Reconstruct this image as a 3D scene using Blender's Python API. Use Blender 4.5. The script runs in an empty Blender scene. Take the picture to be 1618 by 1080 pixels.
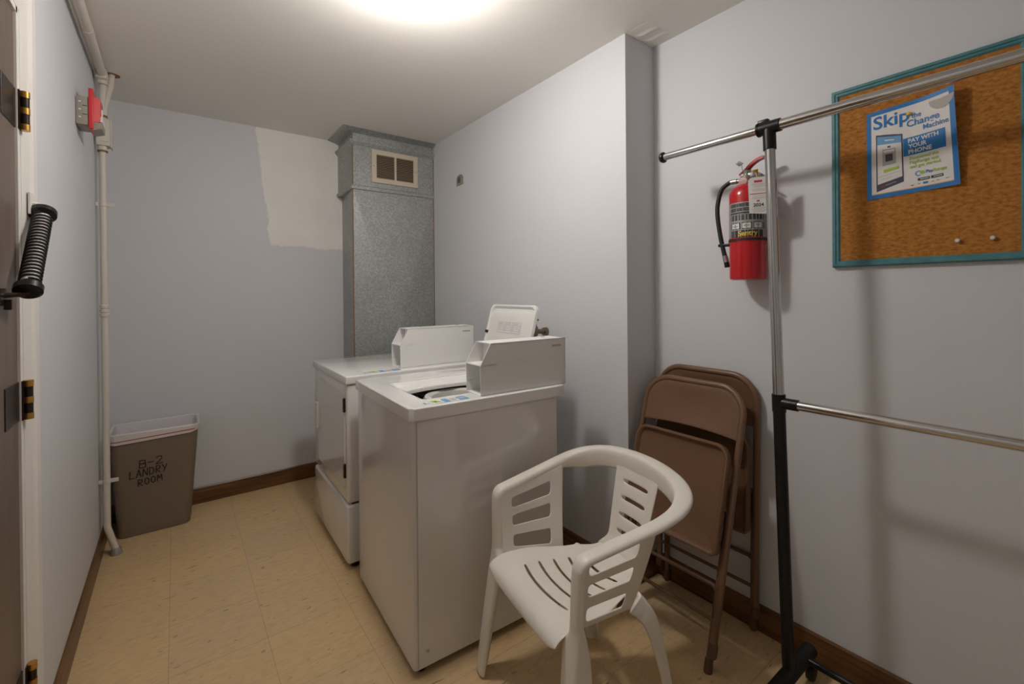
import bpy, bmesh, math, random
from mathutils import Vector, Matrix
random.seed(7)
SC = bpy.context.scene
COL = SC.collection
PI = math.pi

# ------------------------------------------------------------------ helpers
def link(name, me, m=None, parent=None):
    o = bpy.data.objects.new(name, me)
    COL.objects.link(o)
    if parent is not None:
        o.parent = parent
    if m is not None and me is not None:
        ms = m if isinstance(m, (list, tuple)) else [m]
        for k in ms:
            me.materials.append(k)
    return o

def obj(name, bm, m, parent=None, smooth=True, angle=35):
    bmesh.ops.recalc_face_normals(bm, faces=bm.faces[:])
    me = bpy.data.meshes.new(name)
    bm.to_mesh(me)
    bm.free()
    if smooth:
        for p in me.polygons:
            p.use_smooth = True
        try:
            me.set_sharp_from_angle(angle=math.radians(angle))
        except Exception:
            pass
    return link(name, me, m, parent)

def tag(o, label, cat, group=None):
    o['label'] = label
    o['category'] = cat
    if group:
        o['group'] = group
    return o

def thing(name, label, cat, loc=(0, 0, 0), rz=0.0, group=None):
    o = bpy.data.objects.new(name, None)
    o.empty_display_size = 0.05
    COL.objects.link(o)
    o.location = loc
    o.rotation_euler = (0, 0, rz)
    return tag(o, label, cat, group)

def struct(o):
    o['kind'] = 'structure'
    return o

def BM():
    return bmesh.new()

def box(bm, x0, x1, y0, y1, z0, z1, bev=0.0, seg=2, mi=0):
    t = bmesh.new()
    bmesh.ops.create_cube(t, size=1.0)
    for v in t.verts:
        v.co = Vector(((x0 + x1) / 2 + v.co.x * (x1 - x0), (y0 + y1) / 2 + v.co.y * (y1 - y0), (z0 + z1) / 2 + v.co.z * (z1 - z0)))
    if bev > 0:
        bmesh.ops.bevel(t, geom=t.edges[:], offset=bev, segments=seg, affect='EDGES', profile=0.5, clamp_overlap=True)
    merge(bm, t, mi)

def merge(bm, t, mi=0):
    me = bpy.data.meshes.new('tmp')
    for f in t.faces:
        f.material_index = mi
    t.to_mesh(me)
    t.free()
    bm.from_mesh(me)
    bpy.data.meshes.remove(me)

def frames(pts):
    P = [Vector(p) for p in pts]
    n = len(P)
    T = []
    for i in range(n):
        a = P[max(i - 1, 0)]
        b = P[min(i + 1, n - 1)]
        T.append((b - a).normalized())
    up = Vector((0, 0, 1)) if abs(T[0].z) < 0.9 else Vector((1, 0, 0))
    N = [(up - T[0] * up.dot(T[0])).normalized()]
    for i in range(1, n):
        v = N[-1] - T[i] * N[-1].dot(T[i])
        N.append(v.normalized())
    return P, T, N

def tube(bm, pts, r, seg=16, cap=True, mi=0):
    P, T, N = frames(pts)
    rs = r if isinstance(r, (list, tuple)) else [r] * len(P)
    rings = []
    for p, t, n, rr in zip(P, T, N, rs):
        b = t.cross(n)
        rings.append([bm.verts.new(p + (n * math.cos(2 * PI * k / seg) + b * math.sin(2 * PI * k / seg)) * rr) for k in range(seg)])
    for i in range(len(rings) - 1):
        for k in range(seg):
            f = bm.faces.new((rings[i][k], rings[i][(k + 1) % seg], rings[i + 1][(k + 1) % seg], rings[i + 1][k]))
            f.material_index = mi
    if cap:
        f = bm.faces.new(rings[0][::-1]); f.material_index = mi
        f = bm.faces.new(rings[-1]); f.material_index = mi

def arc_path(pts, rad, seg=8):
    """polyline with rounded corners"""
    P = [Vector(p) for p in pts]
    out = [P[0]]
    for i in range(1, len(P) - 1):
        a, b, c = P[i - 1], P[i], P[i + 1]
        d1 = (a - b).normalized(); d2 = (c - b).normalized()
        ang = d1.angle(d2)
        if ang > PI - 0.02:
            out.append(b); continue
        rr = rad[i - 1] if isinstance(rad, (list, tuple)) else rad
        t = min(rr / math.tan(ang / 2), (a - b).length * 0.49, (c - b).length * 0.49)
        rr = t * math.tan(ang / 2)
        cen = b + (d1 + d2).normalized() * (rr / math.sin(ang / 2))
        s = b + d1 * t - cen; e = b + d2 * t - cen
        tot = s.angle(e); ax = s.cross(e).normalized()
        for k in range(seg + 1):
            out.append(cen + Matrix.Rotation(tot * k / seg, 3, ax) @ s)
    out.append(P[-1])
    return out

def spline(pts, n=8):
    P = [Vector(p) for p in pts]
    out = []
    for i in range(len(P) - 1):
        p0 = P[max(i - 1, 0)]; p1 = P[i]; p2 = P[i + 1]; p3 = P[min(i + 2, len(P) - 1)]
        for k in range(n):
            t = k / n
            out.append(0.5 * ((2 * p1) + (p2 - p0) * t + (2 * p0 - 5 * p1 + 4 * p2 - p3) * t * t + (3 * p1 - p0 - 3 * p2 + p3) * t ** 3))
    out.append(P[-1])
    return out

def lathe(bm, prof, seg=32, axis='z', cen=(0, 0, 0), mi=0):
    c = Vector(cen)
    rings = []
    for r, h in prof:
        ring = []
        for k in range(seg):
            a = 2 * PI * k / seg
            x, y = r * math.cos(a), r * math.sin(a)
            v = {'z': (x, y, h), 'x': (h, x, y), 'y': (y, h, x)}[axis]
            ring.append(bm.verts.new(c + Vector(v)))
        rings.append(ring)
    for i in range(len(rings) - 1):
        for k in range(seg):
            f = bm.faces.new((rings[i][k], rings[i][(k + 1) % seg], rings[i + 1][(k + 1) % seg], rings[i + 1][k]))
            f.material_index = mi
    if prof[0][0] > 1e-5:
        f = bm.faces.new(rings[0][::-1]); f.material_index = mi
    if prof[-1][0] > 1e-5:
        f = bm.faces.new(rings[-1]); f.material_index = mi
    bmesh.ops.remove_doubles(bm, verts=bm.verts[:], dist=1e-6)

def prism(bm, poly, fn0, fn1, mi=0):
    a = [bm.verts.new(fn0(*p)) for p in poly]
    b = [bm.verts.new(fn1(*p)) for p in poly]
    n = len(poly)
    fs = [bm.faces.new(a[::-1]), bm.faces.new(b)]
    for k in range(n):
        fs.append(bm.faces.new((a[k], a[(k + 1) % n], b[(k + 1) % n], b[k])))
    for f in fs:
        f.material_index = mi

def rrect(w, d, r, seg=6):
    pts = []
    for cx, cy, a0 in ((w / 2 - r, d / 2 - r, 0), (-w / 2 + r, d / 2 - r, PI / 2), (-w / 2 + r, -d / 2 + r, PI), (w / 2 - r, -d / 2 + r, 1.5 * PI)):
        for k in range(seg + 1):
            a = a0 + PI / 2 * k / seg
            pts.append((cx + r * math.cos(a), cy + r * math.sin(a)))
    return pts

def loft(bm, rings, cap0=True, cap1=True, closed=True, mi=0):
    R = [[bm.verts.new(p) for p in r] for r in rings]
    n = len(R[0])
    for i in range(len(R) - 1):
        for k in range(n if closed else n - 1):
            f = bm.faces.new((R[i][k], R[i][(k + 1) % n], R[i + 1][(k + 1) % n], R[i + 1][k]))
            f.material_index = mi
    if cap0:
        bm.faces.new(R[0][::-1]).material_index = mi
    if cap1:
        bm.faces.new(R[-1]).material_index = mi
    return R

def sheet(name, rows, m, parent, holes=(), thick=0.006, sub=1, offset=0.0):
    """rows[i][j] points; holes = set of (i,j) cells left open; solidified and smoothed"""
    bm = BM()
    V = [[bm.verts.new(p) for p in r] for r in rows]
    for i in range(len(V) - 1):
        for j in range(len(V[0]) - 1):
            if (i, j) in holes:
                continue
            bm.faces.new((V[i][j], V[i][j + 1], V[i + 1][j + 1], V[i + 1][j]))
    bmesh.ops.delete(bm, geom=[v for v in bm.verts if not v.link_faces], context='VERTS')
    o = obj(name, bm, m, parent, angle=180)
    s = o.modifiers.new('Solidify', 'SOLIDIFY'); s.thickness = thick; s.offset = offset
    if sub:
        u = o.modifiers.new('Subdivision', 'SUBSURF'); u.levels = sub; u.render_levels = sub
    return o

def text_mesh(body, size, align='LEFT', space=1.0, bold=0.0):
    cu = bpy.data.curves.new('txt', 'FONT')
    cu.body = body; cu.size = size; cu.align_x = align; cu.space_character = space
    cu.offset = bold; cu.resolution_u = 3
    o = bpy.data.objects.new('txt', cu)
    COL.objects.link(o)
    dg = bpy.context.evaluated_depsgraph_get()
    dg.update()
    me = bpy.data.meshes.new_from_object(o.evaluated_get(dg))
    bpy.data.objects.remove(o)
    return me

def text(name, body, size, fn, m, parent, align='LEFT', space=1.0, bold=0.0, width=None):
    """fn maps the flat text point (x, y) to 3D; width squeezes the line to that width"""
    me = text_mesh(body, size, align, space, bold)
    if width and len(me.vertices):
        xs = [v.co.x for v in me.vertices]
        w = max(xs) - min(xs)
        k = width / w if w > 0 else 1
        x0 = min(xs) if align == 'LEFT' else 0
        for v in me.vertices:
            v.co.x = (v.co.x - x0) * k
    for v in me.vertices:
        v.co = Vector(fn(v.co.x, v.co.y))
    me.name = name
    return link(name, me, m, parent)

def rects(name, items, fn, mats, parent, n=1):
    """flat printed rectangles (x0,x1,y0,y1,mat index,level) mapped by fn(x,y,level)"""
    bm = BM()
    for x0, x1, y0, y1, mi, lv in items:
        g = [[bm.verts.new(fn(x0 + (x1 - x0) * i / n, y0 + (y1 - y0) * j / n, lv)) for j in range(n + 1)] for i in range(n + 1)]
        for i in range(n):
            for j in range(n):
                f = bm.faces.new((g[i][j], g[i + 1][j], g[i + 1][j + 1], g[i][j + 1]))
                f.material_index = mi
    return obj(name, bm, mats, parent, smooth=False)

# ------------------------------------------------------------------ materials
def mat(name, col, rough=0.5, metal=0.0, spec=0.5, coat=0.0, emis=None, strength=0.0):
    m = bpy.data.materials.new(name)
    m.use_nodes = True
    b = m.node_tree.nodes['Principled BSDF']
    b.inputs['Base Color'].default_value = (*col, 1)
    b.inputs['Roughness'].default_value = rough
    b.inputs['Metallic'].default_value = metal
    b.inputs['Specular IOR Level'].default_value = spec
    b.inputs['Coat Weight'].default_value = coat
    b.inputs['Coat Roughness'].default_value = 0.08
    if emis:
        b.inputs['Emission Color'].default_value = (*emis, 1)
        b.inputs['Emission Strength'].default_value = strength
    return m

class NT:
    def __init__(self, m):
        self.t = m.node_tree; self.b = self.t.nodes['Principled BSDF']
        self.pos = self.t.nodes.new('ShaderNodeNewGeometry').outputs['Position']
        self.obj = self.t.nodes.new('ShaderNodeTexCoord').outputs['Object']
    def node(self, typ, **kw):
        n = self.t.nodes.new(typ)
        for k, v in kw.items():
            setattr(n, k, v)
        return n
    def link(self, a, b):
        self.t.links.new(a, b)
    def math(self, op, a, b=None, c=None, clamp=False):
        n = self.node('ShaderNodeMath', operation=op, use_clamp=clamp)
        for i, v in enumerate((a, b, c)):
            if v is None: continue
            if hasattr(v, 'is_output'): self.link(v, n.inputs[i])
            else: n.inputs[i].default_value = v
        return n.outputs[0]
    def scale(self, src, s):
        n = self.node('ShaderNodeVectorMath', operation='MULTIPLY')
        self.link(src, n.inputs[0]); n.inputs[1].default_value = s
        return n.outputs[0]
    def noise(self, src, scale=5.0, detail=2.0, rough=0.5, dist=0.0):
        n = self.node('ShaderNodeTexNoise')
        self.link(src, n.inputs['Vector'])
        n.inputs['Scale'].default_value = scale; n.inputs['Detail'].default_value = detail
        n.inputs['Roughness'].default_value = rough; n.inputs['Distortion'].default_value = dist
        return n.outputs['Fac']
    def ramp(self, fac, stops, interp='LINEAR'):
        n = self.node('ShaderNodeValToRGB')
        n.color_ramp.interpolation = interp
        e = n.color_ramp.elements
        while len(e) < len(stops): e.new(0.5)
        for i, (p, c) in enumerate(stops):
            e[i].position = p; e[i].color = (*c, 1) if len(c) == 3 else c
        self.link(fac, n.inputs[0])
        return n.outputs['Color']
    def mix(self, fac, a, b, blend='MIX'):
        n = self.node('ShaderNodeMix', data_type='RGBA', blend_type=blend)
        for i, v in ((0, fac), (6, a), (7, b)):
            if hasattr(v, 'is_output'): self.link(v, n.inputs[i])
            elif i == 0: n.inputs[0].default_value = v
            else: n.inputs[i].default_value = (*v, 1)
        return n.outputs[2]
    def bump(self, h, strength=0.1, dist=0.01):
        n = self.node('ShaderNodeBump')
        n.inputs['Strength'].default_value = strength; n.inputs['Distance'].default_value = dist
        self.link(h, n.inputs['Height']); self.link(n.outputs[0], self.b.inputs['Normal'])
    def sep(self, src):
        n = self.node('ShaderNodeSeparateXYZ'); self.link(src, n.inputs[0])
        return n.outputs
    def color(self, c): self.link(c, self.b.inputs['Base Color'])
    def rough(self, c): self.link(c, self.b.inputs['Roughness'])

WALLC = (0.645, 0.652, 0.672)
def wall_mat(name, col=WALLC, patch=False):
    m = mat(name, col, 0.55, spec=0.35)
    n = NT(m)
    f = n.noise(n.pos, 1.3, 3)
    c = n.mix(n.math('MULTIPLY', f, 0.25), col, tuple(v * 0.93 for v in col))
    if patch:
        s = n.sep(n.pos)
        w = n.math('MULTIPLY', n.math('SUBTRACT', n.noise(n.scale(n.pos, (26, 1, 26)), 1.0, 4, 0.6), 0.5), 0.05)
        w2 = n.math('MULTIPLY', n.math('SUBTRACT', n.noise(n.scale(n.pos, (3, 1, 3)), 1.0, 2), 0.5), 0.05)
        w = n.math('ADD', w, w2)
        # left edge leans to the right towards the bottom
        lx = n.math('ADD', n.math('MULTIPLY', n.math('SUBTRACT', 2.49, s['Z']), 0.105), 0.452)
        e1 = n.math('MULTIPLY_ADD', n.math('ADD', n.math('SUBTRACT', s['X'], lx), w), 90.0, 0.5, clamp=True)
        e2 = n.math('MULTIPLY_ADD', n.math('ADD', n.math('SUBTRACT', s['Z'], 1.69), w), 90.0, 0.5, clamp=True)
        k = n.math('MULTIPLY', e1, e2)
        k = n.math('MULTIPLY', k, n.math('ADD', n.math('MULTIPLY', n.noise(n.scale(n.pos, (2, 1, 2)), 2.0, 2), 0.5), 0.55), clamp=True)
        c = n.mix(k, c, (0.88, 0.845, 0.79))
    n.color(c)
    n.bump(n.noise(n.pos, 160, 2), 0.08, 0.004)
    return m

M = {}
M['wall'] = wall_mat('wall paint')
M['wall_patch'] = wall_mat('wall paint with primer patch', patch=True)

def ceil_mat():
    m = mat('ceiling paint', (0.58, 0.55, 0.51), 0.7, spec=0.2)
    n = NT(m)
    f = n.noise(n.pos, 0.9, 3)
    n.color(n.mix(f, (0.86, 0.835, 0.79), (0.81, 0.785, 0.74)))
    n.bump(n.noise(n.pos, 60, 3), 0.08, 0.006)
    return m
M['ceiling'] = ceil_mat()

def floor_mat():
    m = mat('vinyl tile', (0.5, 0.38, 0.23), 0.33, spec=0.4)
    n = NT(m)
    s = n.sep(n.pos)
    u = n.math('DIVIDE', n.math('SUBTRACT', s['X'], 0.278), 0.3105)
    v = n.math('DIVIDE', n.math('SUBTRACT', s['Y'], 1.367), 0.3105)
    cu = n.node('ShaderNodeCombineXYZ')
    n.link(n.math('FLOOR', u), cu.inputs[0]); n.link(n.math('FLOOR', v), cu.inputs[1])
    wn = n.node('ShaderNodeTexWhiteNoise', noise_dimensions='2D')
    n.link(cu.outputs[0], wn.inputs['Vector'])
    base = n.mix(wn.outputs['Value'], (0.76, 0.545, 0.285), (0.66, 0.51, 0.31))
    big = n.noise(n.pos, 1.6, 4)
    base = n.mix(n.math('MULTIPLY', big, 0.9), base, (0.60, 0.40, 0.19))
    mot = n.noise(n.scale(n.pos, (22, 60, 1)), 1.0, 4, 0.6)
    base = n.mix(n.ramp(mot, [(0.42, (0, 0, 0)), (0.7, (0.40, 0.40, 0.40))]), base, (0.40, 0.30, 0.18))
    fl = n.noise(n.scale(n.pos, (14, 75, 1)), 1.0, 2, 0.5, 0.4)
    base = n.mix(n.ramp(fl, [(0.69, (0, 0, 0)), (0.73, (0.8, 0.8, 0.8))]), base, (0.17, 0.12, 0.07))
    fl2 = n.noise(n.scale(n.pos, (26, 34, 1)), 1.0, 1)
    base = n.mix(n.ramp(fl2, [(0.72, (0, 0, 0)), (0.77, (0.6, 0.6, 0.6))]), base, (0.22, 0.17, 0.11))
    du = n.math('ABSOLUTE', n.math('SUBTRACT', n.math('FRACT', n.math('ADD', u, 0.5)), 0.5))
    dv = n.math('ABSOLUTE', n.math('SUBTRACT', n.math('FRACT', n.math('ADD', v, 0.5)), 0.5))
    d = n.math('MINIMUM', du, dv)
    k = n.math('MULTIPLY_ADD', d, -260.0, 1.25, clamp=True)
    c = n.mix(n.math('MULTIPLY', k, 0.55), base, (0.20, 0.14, 0.08))
    n.color(c)
    n.rough(n.math('MULTIPLY_ADD', big, 0.25, 0.25))
    h = n.math('SUBTRACT', n.math('MULTIPLY', n.noise(n.pos, 8, 2), 0.4), k)
    n.bump(h, 0.12, 0.002)
    return m
M['floor'] = floor_mat()

def wood_mat():
    m = mat('stained baseboard', (0.11, 0.045, 0.015), 0.35)
    n = NT(m)
    f = n.noise(n.scale(n.pos, (3, 3, 55)), 1.0, 5, 0.6, 0.6)
    n.color(n.ramp(f, [(0.25, (0.045, 0.018, 0.007)), (0.55, (0.15, 0.062, 0.02)), (0.8, (0.24, 0.11, 0.038))]))
    n.bump(f, 0.1, 0.003)
    return m
M['wood'] = wood_mat()

def door_mat():
    m = mat('brown door', (0.085, 0.058, 0.045), 0.4)
    n = NT(m)
    f = n.noise(n.scale(n.pos, (3, 22, 2.2)), 1.0, 4, 0.6, 0.8)
    n.color(n.ramp(f, [(0.3, (0.11, 0.078, 0.062)), (0.7, (0.165, 0.12, 0.095))]))
    return m
M['door'] = door_mat()

def galv_mat():
    m = mat('galvanised steel', (0.4, 0.42, 0.42), 0.5, 0.55)
    n = NT(m)
    vo = n.node('ShaderNodeTexVoronoi'); vo.inputs['Scale'].default_value = 120
    n.link(n.obj, vo.inputs['Vector'])
    sp = n.sep(vo.outputs['Color'])
    big = n.noise(n.obj, 3.0, 3)
    v = n.math('ADD', n.math('MULTIPLY', sp[0], 0.5), n.math('MULTIPLY', big, 0.5))
    n.color(n.ramp(v, [(0.1, (0.30, 0.312, 0.30)), (0.5, (0.38, 0.392, 0.375)), (0.85, (0.52, 0.535, 0.515))]))
    n.rough(n.math('MULTIPLY_ADD', sp[1], 0.25, 0.36))
    n.bump(n.noise(n.obj, 5, 2), 0.1, 0.01)
    return m
M['galv'] = galv_mat()

def cork_mat():
    m = mat('cork', (0.36, 0.17, 0.055), 0.85, spec=0.2)
    n = NT(m)
    f = n.noise(n.scale(n.pos, (60, 60, 130)), 1.0, 4, 0.65)
    g = n.noise(n.pos, 9, 3)
    c = n.ramp(f, [(0.3, (0.24, 0.085, 0.015)), (0.5, (0.42, 0.175, 0.036)), (0.72, (0.56, 0.27, 0.075))])
    c = n.mix(n.math('MULTIPLY', g, 0.35), c, (0.34, 0.125, 0.022))
    n.color(c)
    n.bump(f, 0.35, 0.004)
    return m
M['cork'] = cork_mat()

def teal_mat():
    m = mat('teal frame', (0.06, 0.20, 0.225), 0.45)
    n = NT(m)
    f = n.noise(n.scale(n.pos, (30, 30, 30)), 1.0, 4)
    n.color(n.ramp(f, [(0.3, (0.05, 0.175, 0.20)), (0.7, (0.085, 0.255, 0.28))]))
    return m
M['teal'] = teal_mat()

def plastic_mat():
    m = mat('white resin', (0.73, 0.69, 0.62), 0.38)
    n = NT(m)
    f = n.noise(n.obj, 7, 4)
    g = n.noise(n.obj, 60, 2)
    c = n.mix(n.ramp(f, [(0.5, (0, 0, 0)), (0.8, (0.22, 0.22, 0.22))]), (0.76, 0.72, 0.655), (0.60, 0.53, 0.44))
    n.color(c)
    n.bump(g, 0.04, 0.002)
    return m
M['resin'] = plastic_mat()

M['enamel'] = mat('white enamel', (0.70, 0.685, 0.665), 0.12, spec=0.5, coat=0.6)
M['enamel_top'] = mat('white porcelain top', (0.80, 0.79, 0.77), 0.14, coat=0.4)
M['box_paint'] = mat('white powder coat', (0.78, 0.77, 0.755), 0.42)
M['tub'] = mat('grey tub plastic', (0.60, 0.585, 0.55), 0.35)
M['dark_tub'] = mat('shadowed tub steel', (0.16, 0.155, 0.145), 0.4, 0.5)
M['dark'] = mat('dark recess', (0.02, 0.018, 0.016), 0.6)
M['black'] = mat('black plastic', (0.008, 0.0075, 0.008), 0.35, spec=0.35)
M['black_matte'] = mat('black textured paint', (0.012, 0.011, 0.011), 0.6, spec=0.3)
M['rubber'] = mat('black rubber', (0.012, 0.012, 0.012), 0.55)
M['chrome'] = mat('chrome', (0.62, 0.61, 0.60), 0.13, 1.0)
M['steel'] = mat('dull steel', (0.42, 0.41, 0.39), 0.35, 1.0)
M['brown_metal'] = mat('brown enamelled steel', (0.170, 0.090, 0.049), 0.36, spec=0.5)
M['brown_cap'] = mat('brown rubber cap', (0.125, 0.065, 0.040), 0.6)
M['taupe'] = mat('taupe bin plastic', (0.19, 0.143, 0.100), 0.5)
M['liner'] = mat('white bin liner', (0.66, 0.63, 0.63), 0.4)
M['red_tie'] = mat('red drawstring', (0.45, 0.06, 0.03), 0.45)
M['marker'] = mat('black marker ink', (0.012, 0.010, 0.009), 0.6)
M['red'] = mat('red enamel', (0.50, 0.008, 0.014), 0.25, coat=0.3)
M['red_plastic'] = mat('red alarm plastic', (0.62, 0.035, 0.04), 0.35)
M['white'] = mat('white plastic', (0.72, 0.70, 0.67), 0.45)
M['trim'] = mat('white trim paint', (0.74, 0.71, 0.67), 0.35)
M['cream'] = mat('cream painted conduit', (0.64, 0.59, 0.52), 0.45)
M['grey_box'] = mat('grey steel box', (0.33, 0.30, 0.26), 0.5, 0.2)
M['rust'] = mat('rust stain', (0.24, 0.12, 0.04), 0.8)
M['brass'] = mat('worn brass', (0.55, 0.30, 0.07), 0.35, 0.9)
M['bronze'] = mat('dark bronze', (0.035, 0.022, 0.018), 0.35, 0.6)
M['beige'] = mat('beige grille enamel', (0.60, 0.52, 0.41), 0.4)
M['louver'] = mat('brown louver', (0.27, 0.20, 0.13), 0.5)
M['paper'] = mat('paper white', (0.74, 0.72, 0.70), 0.6)
M['blue'] = mat('printed blue', (0.0, 0.16, 0.46), 0.5)
M['blue2'] = mat('printed light blue', (0.13, 0.34, 0.60), 0.5)
M['green'] = mat('printed green', (0.36, 0.52, 0.06), 0.5)
M['ink'] = mat('printed black', (0.025, 0.025, 0.028), 0.5)
M['navy'] = mat('printed navy', (0.05, 0.05, 0.08), 0.5)
M['grey_ink'] = mat('printed grey', (0.42, 0.40, 0.38), 0.6)
M['pale_ink'] = mat('printed pale grey', (0.58, 0.56, 0.54), 0.6)
M['silver_ink'] = mat('label silver', (0.34, 0.335, 0.33), 0.4, 0.2)
M['orange'] = mat('printed orange', (0.75, 0.36, 0.03), 0.5)
M['yellow'] = mat('printed yellow', (0.80, 0.55, 0.05), 0.5)
M['red_ink'] = mat('printed red', (0.5, 0.03, 0.03), 0.5)
M['pink'] = mat('gauge face', (0.42, 0.26, 0.24), 0.35)
M['valve'] = mat('tarnished brass valve', (0.22, 0.18, 0.13), 0.45, 0.8)
M['copper_red'] = mat('faded red handle', (0.42, 0.13, 0.07), 0.5)
M['lamp'] = mat('lit lamp glass', (0.9, 0.88, 0.85), 0.3, emis=(1.0, 0.958, 0.915), strength=66.0)
M['peel'] = mat('peeling paint', (0.62, 0.60, 0.56), 0.6)

# ------------------------------------------------------------------ room
XL, XC, XR, YB, YC, ZC, YF = -0.325, 1.634, 1.842, 3.552, 1.316, 2.507, -0.95
DY0, DY1, DZ = 0.86, 1.672, 2.078       # door opening in the left wall
def slab(name, *pieces, m='wall'):
    bm = BM()
    for p in pieces:
        box(bm, *p)
    return struct(obj(name, bm, M[m], smooth=False))
slab('floor', (XL - .12, XR + .12, YF - .12, YB + .12, -0.1, 0.0), m='floor')
ceiling = slab('ceiling', (XL - .12, XR + .12, YF - .12, YB + .12, ZC, ZC + 0.1), m='ceiling')
slab('wall_left', (XL - .12, XL, YF, DY0, 0, ZC), (XL - .12, XL, DY1, YB + .12, 0, ZC), (XL - .12, XL, DY0, DY1, DZ, ZC))
slab('wall_back', (XL, XC, YB, YB + .12, 0, ZC), m='wall_patch')
slab('wall_chase', (XC, XR + .12, YC, YB + .12, 0, ZC))
slab('wall_right', (XR, XR + .12, YF, YC, 0, ZC))
slab('wall_front', (XL, XR, YF - .12, YF, 0, ZC))

def baseboard(name, p0, p1, nrm, h=0.104, t=0.011):
    """p0-p1 along the wall foot, nrm into the room"""
    prof = [(0.0005, 0), (t, 0), (t, h * 0.72), (t * 0.75, h * 0.86), (t * 0.72, h * 0.93), (t * 0.3, h), (0.0005, h)]
    bm = BM()
    n = Vector(nrm)
    prism(bm, prof, lambda a, z: Vector((p0[0], p0[1], 0)) + n * a + Vector((0, 0, z)), lambda a, z: Vector((p1[0], p1[1], 0)) + n * a + Vector((0, 0, z)))
    return struct(obj(name, bm, M['wood'], smooth=False))
baseboard('baseboard_left', (XL, 1.83), (XL, YB), (1, 0, 0))
baseboard('baseboard_back', (XL, YB), (1.0, YB), (0, -1, 0))
baseboard('baseboard_chase', (XC, YC - .011), (XC, 3.195), (-1, 0, 0))
baseboard('baseboard_chase_side', (XC, YC), (XR, YC), (0, -1, 0))
baseboard('baseboard_right', (XR, YF), (XR, YC), (-1, 0, 0))
baseboard('baseboard_front', (XL, YF), (XR, YF), (0, 1, 0))

# bubbled ceiling paint by the chase corner
bm = BM()
g = []
for i in range(25):
    row = []
    for j in range(17):
        x = 1.638 + 0.165 * i / 24; y = 1.195 + 0.119 * j / 16
        e = math.sin(PI * i / 24) * math.sin(PI * j / 16)
        h = e ** 0.7 * (0.002 + 0.005 * max(0, math.sin(i * 0.62 + j * 0.22 + 0.8 * math.sin(j * 0.4))) ** 2)
        row.append(bm.verts.new((x, y, ZC - 0.0005 - h)))
    g.append(row)
for i in range(24):
    for j in range(16):
        bm.faces.new((g[i][j], g[i + 1][j], g[i + 1][j + 1], g[i][j + 1]))
obj('peeling_paint', bm, M['ceiling'], ceiling)

# ------------------------------------------------------------------ door, casing
door = struct(thing('door_1', 'brown painted door at the left edge with dark bronze hinges', 'door', (XL, 1.66, 0)))
bm = BM(); box(bm, -0.040, 0.004, -0.79, 0.0, 0.008, 2.062, 0.002, 1)
obj('door_panel', bm, M['door'], door)
for z in (0.345, 1.077, 1.820):
    bm = BM()
    box(bm, 0.0035, 0.0062, -0.115, 0.006, z - 0.05, z + 0.05, 0.001, 1)
    lathe(bm, [(0.0095, z - 0.048), (0.0095, z + 0.048)], 16, 'z', (0.018, 0.022, 0))
    box(bm, 0.004, 0.012, 0.004, 0.022, z - 0.05, z + 0.05)
    h = obj('hinge', bm, M['bronze'], door)
    bm = BM()
    for a, b in ((-.050, -.034), (-.008, 0.008), (.034, .050)):
        lathe(bm, [(0.0104, z + a), (0.0104, z + b)], 16, 'z', (0.018, 0.022, 0))
    obj('knuckle', bm, M['brass'], h)
def casing(name):
    bm = BM()
    # profile: (distance outward from the opening, thickness off the wall)
    prof = [(0, 0.0005), (0, .010), (.02, .012), (.06, .014), (.075, .020), (.105, .021), (.112, .017), (.112, .0005)]
    y1 = DY1 + .012; y0 = DY0 - .012; zt = DZ
    def st(y, s, z):
        return [Vector((XL + t, y + s * d, z if z <= 0 else z + d)) for d, t in prof]
    loft(bm, [st(y1, 1, 0.0), st(y1, 1, zt)])
    loft(bm, [st(y0, -1, 0.0), st(y0, -1, zt)])
    loft(bm, [st(y0, -1, zt), st(y1, 1, zt)])
    return struct(obj(name, bm, M['trim'], smooth=False))
casing('trim_1')
bm = BM()
box(bm, XL - .1, XL + .009, DY1 - .012, DY1 + .013, 0, DZ)
box(bm, XL - .1, XL + .009, DY0 - .013, DY0 + .0, 0, DZ)
box(bm, XL - .1, XL + .009, DY0, DY1, DZ - .014, DZ + .001)
struct(obj('trim_2', bm, M['trim'], smooth=False))

# spring door closer spanning door and casing
cl = thing('door_spring_closer', 'black coil-spring door closer slanting across the white casing and brown door', 'door closer', (0, 0, 0))
A = Vector((-0.285, 1.735, 1.565)); B = Vector((-0.282, 1.560, 1.362))
d = (B - A).normalized(); q = d.cross(Vector((1, 0, 0))).normalized(); w = d.cross(q)
L = (B - A).length
bm = BM()
turns = 21; nn = turns * 16
pts = [A + d * (0.012 + (L - 0.03) * k / nn) + (q * math.cos(2 * PI * k / 16) + w * math.sin(2 * PI * k / 16)) * 0.0190 for k in range(nn + 1)]
tube(bm, pts, 0.0024, 6)
obj('spring', bm, M['rubber'], cl)
bm = BM(); tube(bm, [A - d * 0.01, B + d * 0.012], 0.0168, 18); obj('rod', bm, M['trim'], cl)
bm = BM(); tube(bm, [A - d * .012, A - d * .010, A + d * .004, A + d * .012], [0.026, 0.028, 0.028, 0.019], 24); obj('top_cap', bm, M['black'], cl)
bm = BM(); tube(bm, [B - d * .016, B - d * .006, B + d * .010, B + d * .016], [0.019, 0.0265, 0.0265, 0.02], 24); obj('bottom_cap', bm, M['black'], cl)
bm = BM()
box(bm, XL + .0155, XL + .021, 1.715, 1.76, 1.562, 1.62, 0.001, 1)
tube(bm, [(XL + .018, 1.738, 1.592), (-.288, 1.737, 1.588), tuple(A - d * .010)], 0.007, 10)
obj('casing_bracket', bm, M['trim'], cl)
bm = BM()
box(bm, XL + .0045, XL + .0095, 1.50, 1.55, 1.322, 1.362, 0.001, 1)
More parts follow.
